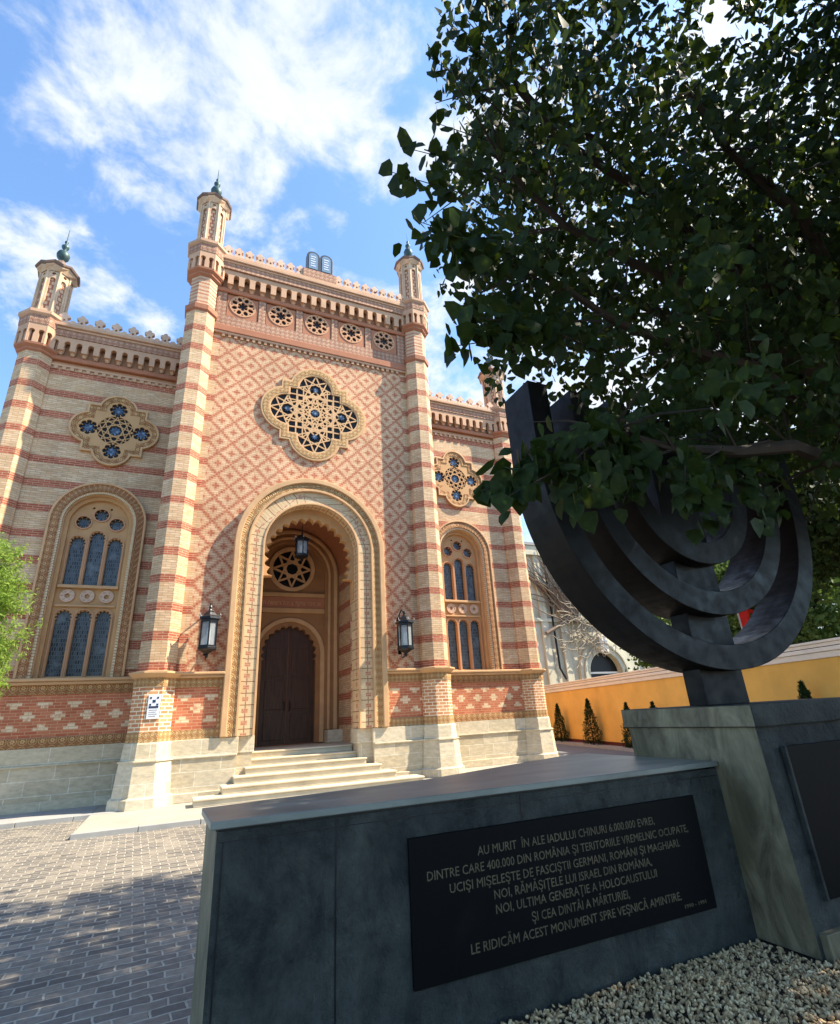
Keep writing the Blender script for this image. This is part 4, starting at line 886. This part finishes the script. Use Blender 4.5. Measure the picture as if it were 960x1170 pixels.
BO=[((4.6,-12.6,3.6),(2.4,-12.4,4.4),(-.9,-12.3,4.9)),((4.5,-12.5,4.2),(2.0,-12.0,5.6),(-1.0,-12.2,6.2)),((4.2,-12.2,5.6),(1.8,-12,7.0),(-.8,-12.3,7.4)),((4.6,-12.6,3.4),(2.2,-12.5,3.8),(-.6,-12.4,3.4)),((4.3,-12.3,5.2),(2.6,-11,6.6),(.6,-10.2,7.8)),((4.6,-12.6,3.8),(3.5,-12,4.8),(2.2,-11.8,5.2)),((4.4,-12.4,4.6),(3.0,-12.9,6.0),(.8,-13,7.2)),((4.0,-12.1,6.4),(2.0,-11.6,8.4),(-.2,-11.5,9.6))]
for a,b,c_ in BO:
    a,b,c_=map(Vector,(a,b,c_)); pts=[]; 
    for i in range(9):
        t_=i/8; pts.append((1-t_)**2*a+2*t_*(1-t_)*b+t_*t_*c_+Vector((0,.05*math.sin(i*2.1),.06*math.sin(i*1.7))))
    limbs.tube(pts,[.11*(1-t_/9)+.012 for t_ in range(9)],6)
    for i in range(2,9):
        for k_ in range(4):
            d_=Vector((random.uniform(-1,.3),random.uniform(-.8,.8),random.uniform(-.7,.5))).normalized()*random.uniform(.5,1.0); q=pts[i]; limbs.tube([q,q+d_*.5+Vector((0,0,.05)),q+d_],[.014,.009,.004],4)
me=join([mbm(trunk)]); obj('trunk',me,M['bark'],TR,smooth=True)
obj('limbs',limbs,M['bark'],TR); obj('twigs',br,M['bark'],TR)

# ================================================================== LEFT SHRUB TREE
ST=thing('small_tree','small feathery light green tree at the left edge before the side bay','tree',(-7.0,-3.0,-.08))
r2=np.random.default_rng(5); nl=np.array([(0,0,0),(.13,.4,0),(0,1,0),(-.13,.4,0)],float); nlf=[(0,1,2,3)]
cl=[]
for c0,rad,num in (((-7.0,-3.0,4.4),(.72,.7,.95),260),((-6.95,-3.0,3.3),(.62,.65,.95),230),((-6.7,-3.05,5.0),(.45,.4,.35),60),((-6.45,-3.0,4.3),(.45,.4,.35),60),((-6.35,-3.0,3.6),(.35,.4,.5),50),((-7.1,-3.0,2.5),(.80,.6,.7),170),((-6.5,-3.0,3.0),(.4,.4,.5),70)):
    u=r2.normal(size=(num,3)); u/=np.linalg.norm(u,axis=1)[:,None]; u*=r2.uniform(.3,1,(num,1))**.4; cl.append(np.array(c0)+u*np.array(rad))
C0=np.concatenate(cl); m=26
dirs=r2.normal(size=(len(C0),3)); dirs[:,2]+=.1; dirs/=np.linalg.norm(dirs,axis=1)[:,None]
tt=r2.uniform(0,.30,(len(C0),m)); C0=C0-np.array([0,0,.22]); P=(C0[:,None,:]+dirs[:,None,:]*tt[...,None]+r2.normal(0,.03,(len(C0),m,3))).reshape(-1,3)
obj('crown',scatter('crown',P,nl,nlf,r2.uniform(.06,.12,len(P)),randrot(len(P),rng=r2),None),M['leafl'],ST,uv=False)
tk=MB().tube([(-7.0,-3,-.1),(-7.02,-3.02,1.6),(-6.98,-3,3.2),(-6.95,-3,4.9)],[.07,.06,.045,.015],7)
for i in range(16):
    z=1.9+i*.19; a=i*2.4; tk.tube([(-7,-3,z),(-7+.35*math.cos(a),-3+.35*math.sin(a),z+.18),(-7+.62*math.cos(a),-3+.6*math.sin(a),z+.30)],[.018,.010,.004],4)
obj('trunk',tk,M['bark'],ST)

# ================================================================== YELLOW WALL, CYPRESSES
A=Vector((14.9,9.0)); Bv=Vector((10.2,-8.3)); dv=(Bv-A).normalized(); nv=Vector((dv.y,-dv.x))   # towards the yard
if nv.x>0: nv=-nv
YWL=thing('boundary_wall','long ochre yellow garden wall with a pale moulded coping','wall',(A.x,A.y,0))
def strip(mb,a,b,o0,o1,z0,z1):
    pa,pb=A+dv*a,A+dv*b; q=[pa+nv*o1,pb+nv*o1,pb+nv*o0,pa+nv*o0]; return mb.prism([(p.x,p.y) for p in q],z0,z1)
Lw=(Bv-A).length+8
obj('wall_face',strip(MB(),-9,Lw,-.25,0,.18,2.36),M['yellow'],YWL)
obj('skirting',strip(MB(),-9,Lw,-.26,.03,-.02,.18),M['oxblood'],YWL)
cp=strip(MB(),-9,Lw,-.30,.06,2.362,2.50); strip(cp,-9,Lw,-.34,.11,2.503,2.60); obj('coping',cp,M['coping'],YWL,bevel=.015)
cp=strip(MB(),-9,Lw,-.30,.05,2.62,2.70); strip(cp,-9,Lw,-.36,.10,2.703,2.76); obj('coping_cap',cp,M['coping'],YWL,bevel=.01)
obj('shadow_joint',strip(MB(),-9,Lw,-.28,.03,2.598,2.622),M['void'],YWL)
o=obj('planting_strip',strip(MB(),-9,Lw,0.03,.75,-.2,.05),M['kerb']); struct(o)
kk=obj('strip_kerb',strip(MB(),-9,Lw,.75,.87,-.2,.10),M['kerb']); struct(kk)
def cypress(pos,h,seed,label):
    T=thing('cypress',label,'cypress',(0,0,0),'cypresses along the yellow wall',local=True); r=np.random.default_rng(seed); n=4200
    z=r.uniform(0.02,1,n)**1.15; rad=(.40*h/1.7)*np.clip((1-z)**.8,0,1)*(.75+.25*np.minimum(z*6,1)); a=r.uniform(0,2*PI,n); rr=rad*r.uniform(.55,1.08,n)*(1+.22*np.sin(a*3+z*17))
    P=np.stack([rr*np.cos(a),rr*np.sin(a),z*h],1)
    rot=leafrot(n,r,-.75); o=obj('crown',scatter('crown',P,nl,nlf,r.uniform(.05,.11,n),rot,None),M['cyp'],T,uv=False)
    obj('trunk',MB().lathe(0,0,[(.035,-.05),(.03,.2),(.01,h*.8)],6),M['bark'],T)
    T.location=pos; del T['local']; return T
def onwall(u,v_off=.4): p=A+dv*u+nv*v_off; return (p.x,p.y,.05)
LC=['narrow dark cypress by the yellow wall, nearest the striped tower','cypress by the yellow wall left of the pedestal','cypress just showing over the left end of the pedestal','small cypress tip behind the pedestal beside the menorah stem','cypress by the yellow wall at the right edge']
for i,(u,h) in enumerate(((1.5,1.70),(4.9,1.82),(8.1,1.56),(9.9,1.54),(16.3,1.80))): cypress(onwall(u),h,20+i,LC[i])

# ================================================================== GREY NEIGHBOUR
NB=thing('neighbour_building','grey old house with an arched window behind the yellow wall','house',(24,14,0))
ax=23.45
obj('wall',plate([rect(14,31.5,0,12.1),archp(ax,2.0,3.6,1.42,28)],14,14.6),M['greywall'],NB)
pl_=MB()
for x in (18.9,20.4,27.3,30.2): pl_.box(x-.28,x+.28,13.86,14,0,11.6)
pl_.box(13.9,31.6,13.7,14,11.6,12.3); pl_.box(13.9,31.6,13.8,14,7.0,7.25)
obj('pilasters',pl_,M['greywall'],NB,bevel=.03)
wf=obj('window',oframe(archp(ax,2.0,3.6,2.25,32),archp(ax,2.0,3.6,1.42,28),13.8,14.05,.03),M['greywall'],NB)
obj('archivolt',oframe(archp(ax,2.0,3.6,1.95,32),archp(ax,2.0,3.6,1.75,28),13.70,13.82,.03),M['greywall'],wf)
obj('pane',MB().box(ax-1.5,ax+1.5,14.3,14.35,1.9,5.2),M['darkglass'],wf); obj('glazing_bar',MB().box(ax-1.42,ax+1.42,14.2,14.27,3.62,3.74),M['coping'],wf)
obj('keystone',MB().box(ax-.36,ax+.36,13.62,13.9,5.0,6.1),M['coping'],wf,bevel=.03)
obj('drainpipe',MB().tube([(19.45,13.8,12),(19.5,13.8,8),(19.55,13.8,4.0),(19.9,13.75,3.3)],.07,7),M['black'],NB)
obj('roof',MB().box(13.8,31.8,13.6,20,12.3,12.5),M['lead'],NB)
VI=thing('creeper','bare tangled creeper climbing the grey house','creeper',(20.9,13.7,6.6))
vm=MB(); vp=MB(); rv=random.Random(4)
vm.tube([(18.7,13.6,6.2),(19.8,13.6,6.7),(20.8,13.6,7.3),(21.6,13.6,8.6)],[.14,.13,.11,.07],6)
for i in range(60):
    p=Vector((20.9+rv.uniform(-.5,.6),13.6,7.2+rv.uniform(-.4,.6))); a=R(rv.uniform(55,150)); pts=[p]
    for k_ in range(8):
        a+=rv.uniform(-.28,.28); p=p+Vector((math.cos(a)*.55,rv.uniform(-.06,.06),math.sin(a)*.62)); pts.append(p)
    vm.tube([q for q in pts if q.z<13.2],[.05*(1-j/10)+.012 for j in range(len([q for q in pts if q.z<13.2]))],4)
for i in range(75):
    p=Vector((22.0+rv.gauss(0,1.0),13.5,6.9+rv.gauss(0,.75))); a=rv.uniform(0,6.3); pts=[p]
    for k_ in range(9): a+=rv.uniform(-.9,.9); p=p+Vector((math.cos(a)*.3,rv.uniform(-.05,.05),math.sin(a)*.26)); pts.append(p)
    vp.tube(pts,.028,4)
obj('stems',vm,M['vine'],VI); obj('tangle',vp,M['vinel'],VI)
# ---- trees beyond the wall on the right
def bush(name,label,c0,rad,n,seed,mat,ls=(.10,.22),group='trees beyond the yellow wall'):
    T=thing(name,label,'tree',(c0[0],c0[1],-.1),group); r=np.random.default_rng(seed); nc=n//30
    u=r.normal(size=(nc,3)); u/=np.linalg.norm(u,axis=1)[:,None]; u*=r.uniform(.25,1,(nc,1))**.35; u*=1+.2*np.sin(u[:,:1]*7+u[:,2:]*5)
    C=np.array(c0)+u*np.array(rad); P=(C[:,None,:]+r.normal(0,.2,(nc,30,3))).reshape(-1,3)
    obj('crown',scatter('crown',P,lf,lff,r.uniform(ls[0],ls[1],len(P)),leafrot(len(P),r,.5),None),M[mat],T,uv=False)
    tk=MB().tube([(c0[0],c0[1],-.2),(c0[0]+.1,c0[1],c0[2]*.5),(c0[0],c0[1],c0[2]+rad[2]*.3)],[.22,.17,.05],7)
    for i in range(7):
        a=i*.9; tk.tube([(c0[0],c0[1],c0[2]*.55),(c0[0]+rad[0]*.4*math.cos(a),c0[1]+rad[1]*.4*math.sin(a),c0[2]),(c0[0]+rad[0]*.7*math.cos(a),c0[1]+rad[1]*.7*math.sin(a),c0[2]+rad[2]*.35)],[.09,.06,.02],5)
    obj('trunk',tk,M['bark'],T); return T
bush('broadleaf_tree','leafy tree beyond the yellow wall at the right edge',(17.5,-2.5,5.0),(3.2,3.6,3.6),26000,31,'leafb')
bush('broadleaf_tree','leafy tree seen between the lower branches of the menorah',(21.5,4.5,4.2),(3.4,3.2,3.6),22000,32,'leafb')
bush('broadleaf_tree','dark overhanging tree filling the right edge above the wall',(13.2,-7.2,6.9),(2.2,2.4,2.3),18000,33,'leaf',(.08,.16))
# red cloth
bn=MB(); nx=10
V=[];F=[]
for i in range(nx):
    for j in range(8):
        V.append((.9*i/(nx-1)+.1*math.sin(j*.6),.10*math.sin(i*1.3+j*.5),-1.0*j/7-.35*(i/(nx-1))**2))
for i in range(nx-1):
    for j in range(7): F.append((i*8+j,(i+1)*8+j,(i+1)*8+j+1,i*8+j+1))
bn.add(V,F)
BF=thing('banner','red cloth banner hanging behind the lower right branch','banner',(14.0,-3.0,4.65),local=True)
obj('cloth',bn,M['redcloth'],BF,smooth=True); obj('pole',MB().tube([(-.05,0,-4.7),(-.05,0,.15)],.03,6),M['lead'],BF); del BF['local']
print('objects',len(bpy.data.objects))
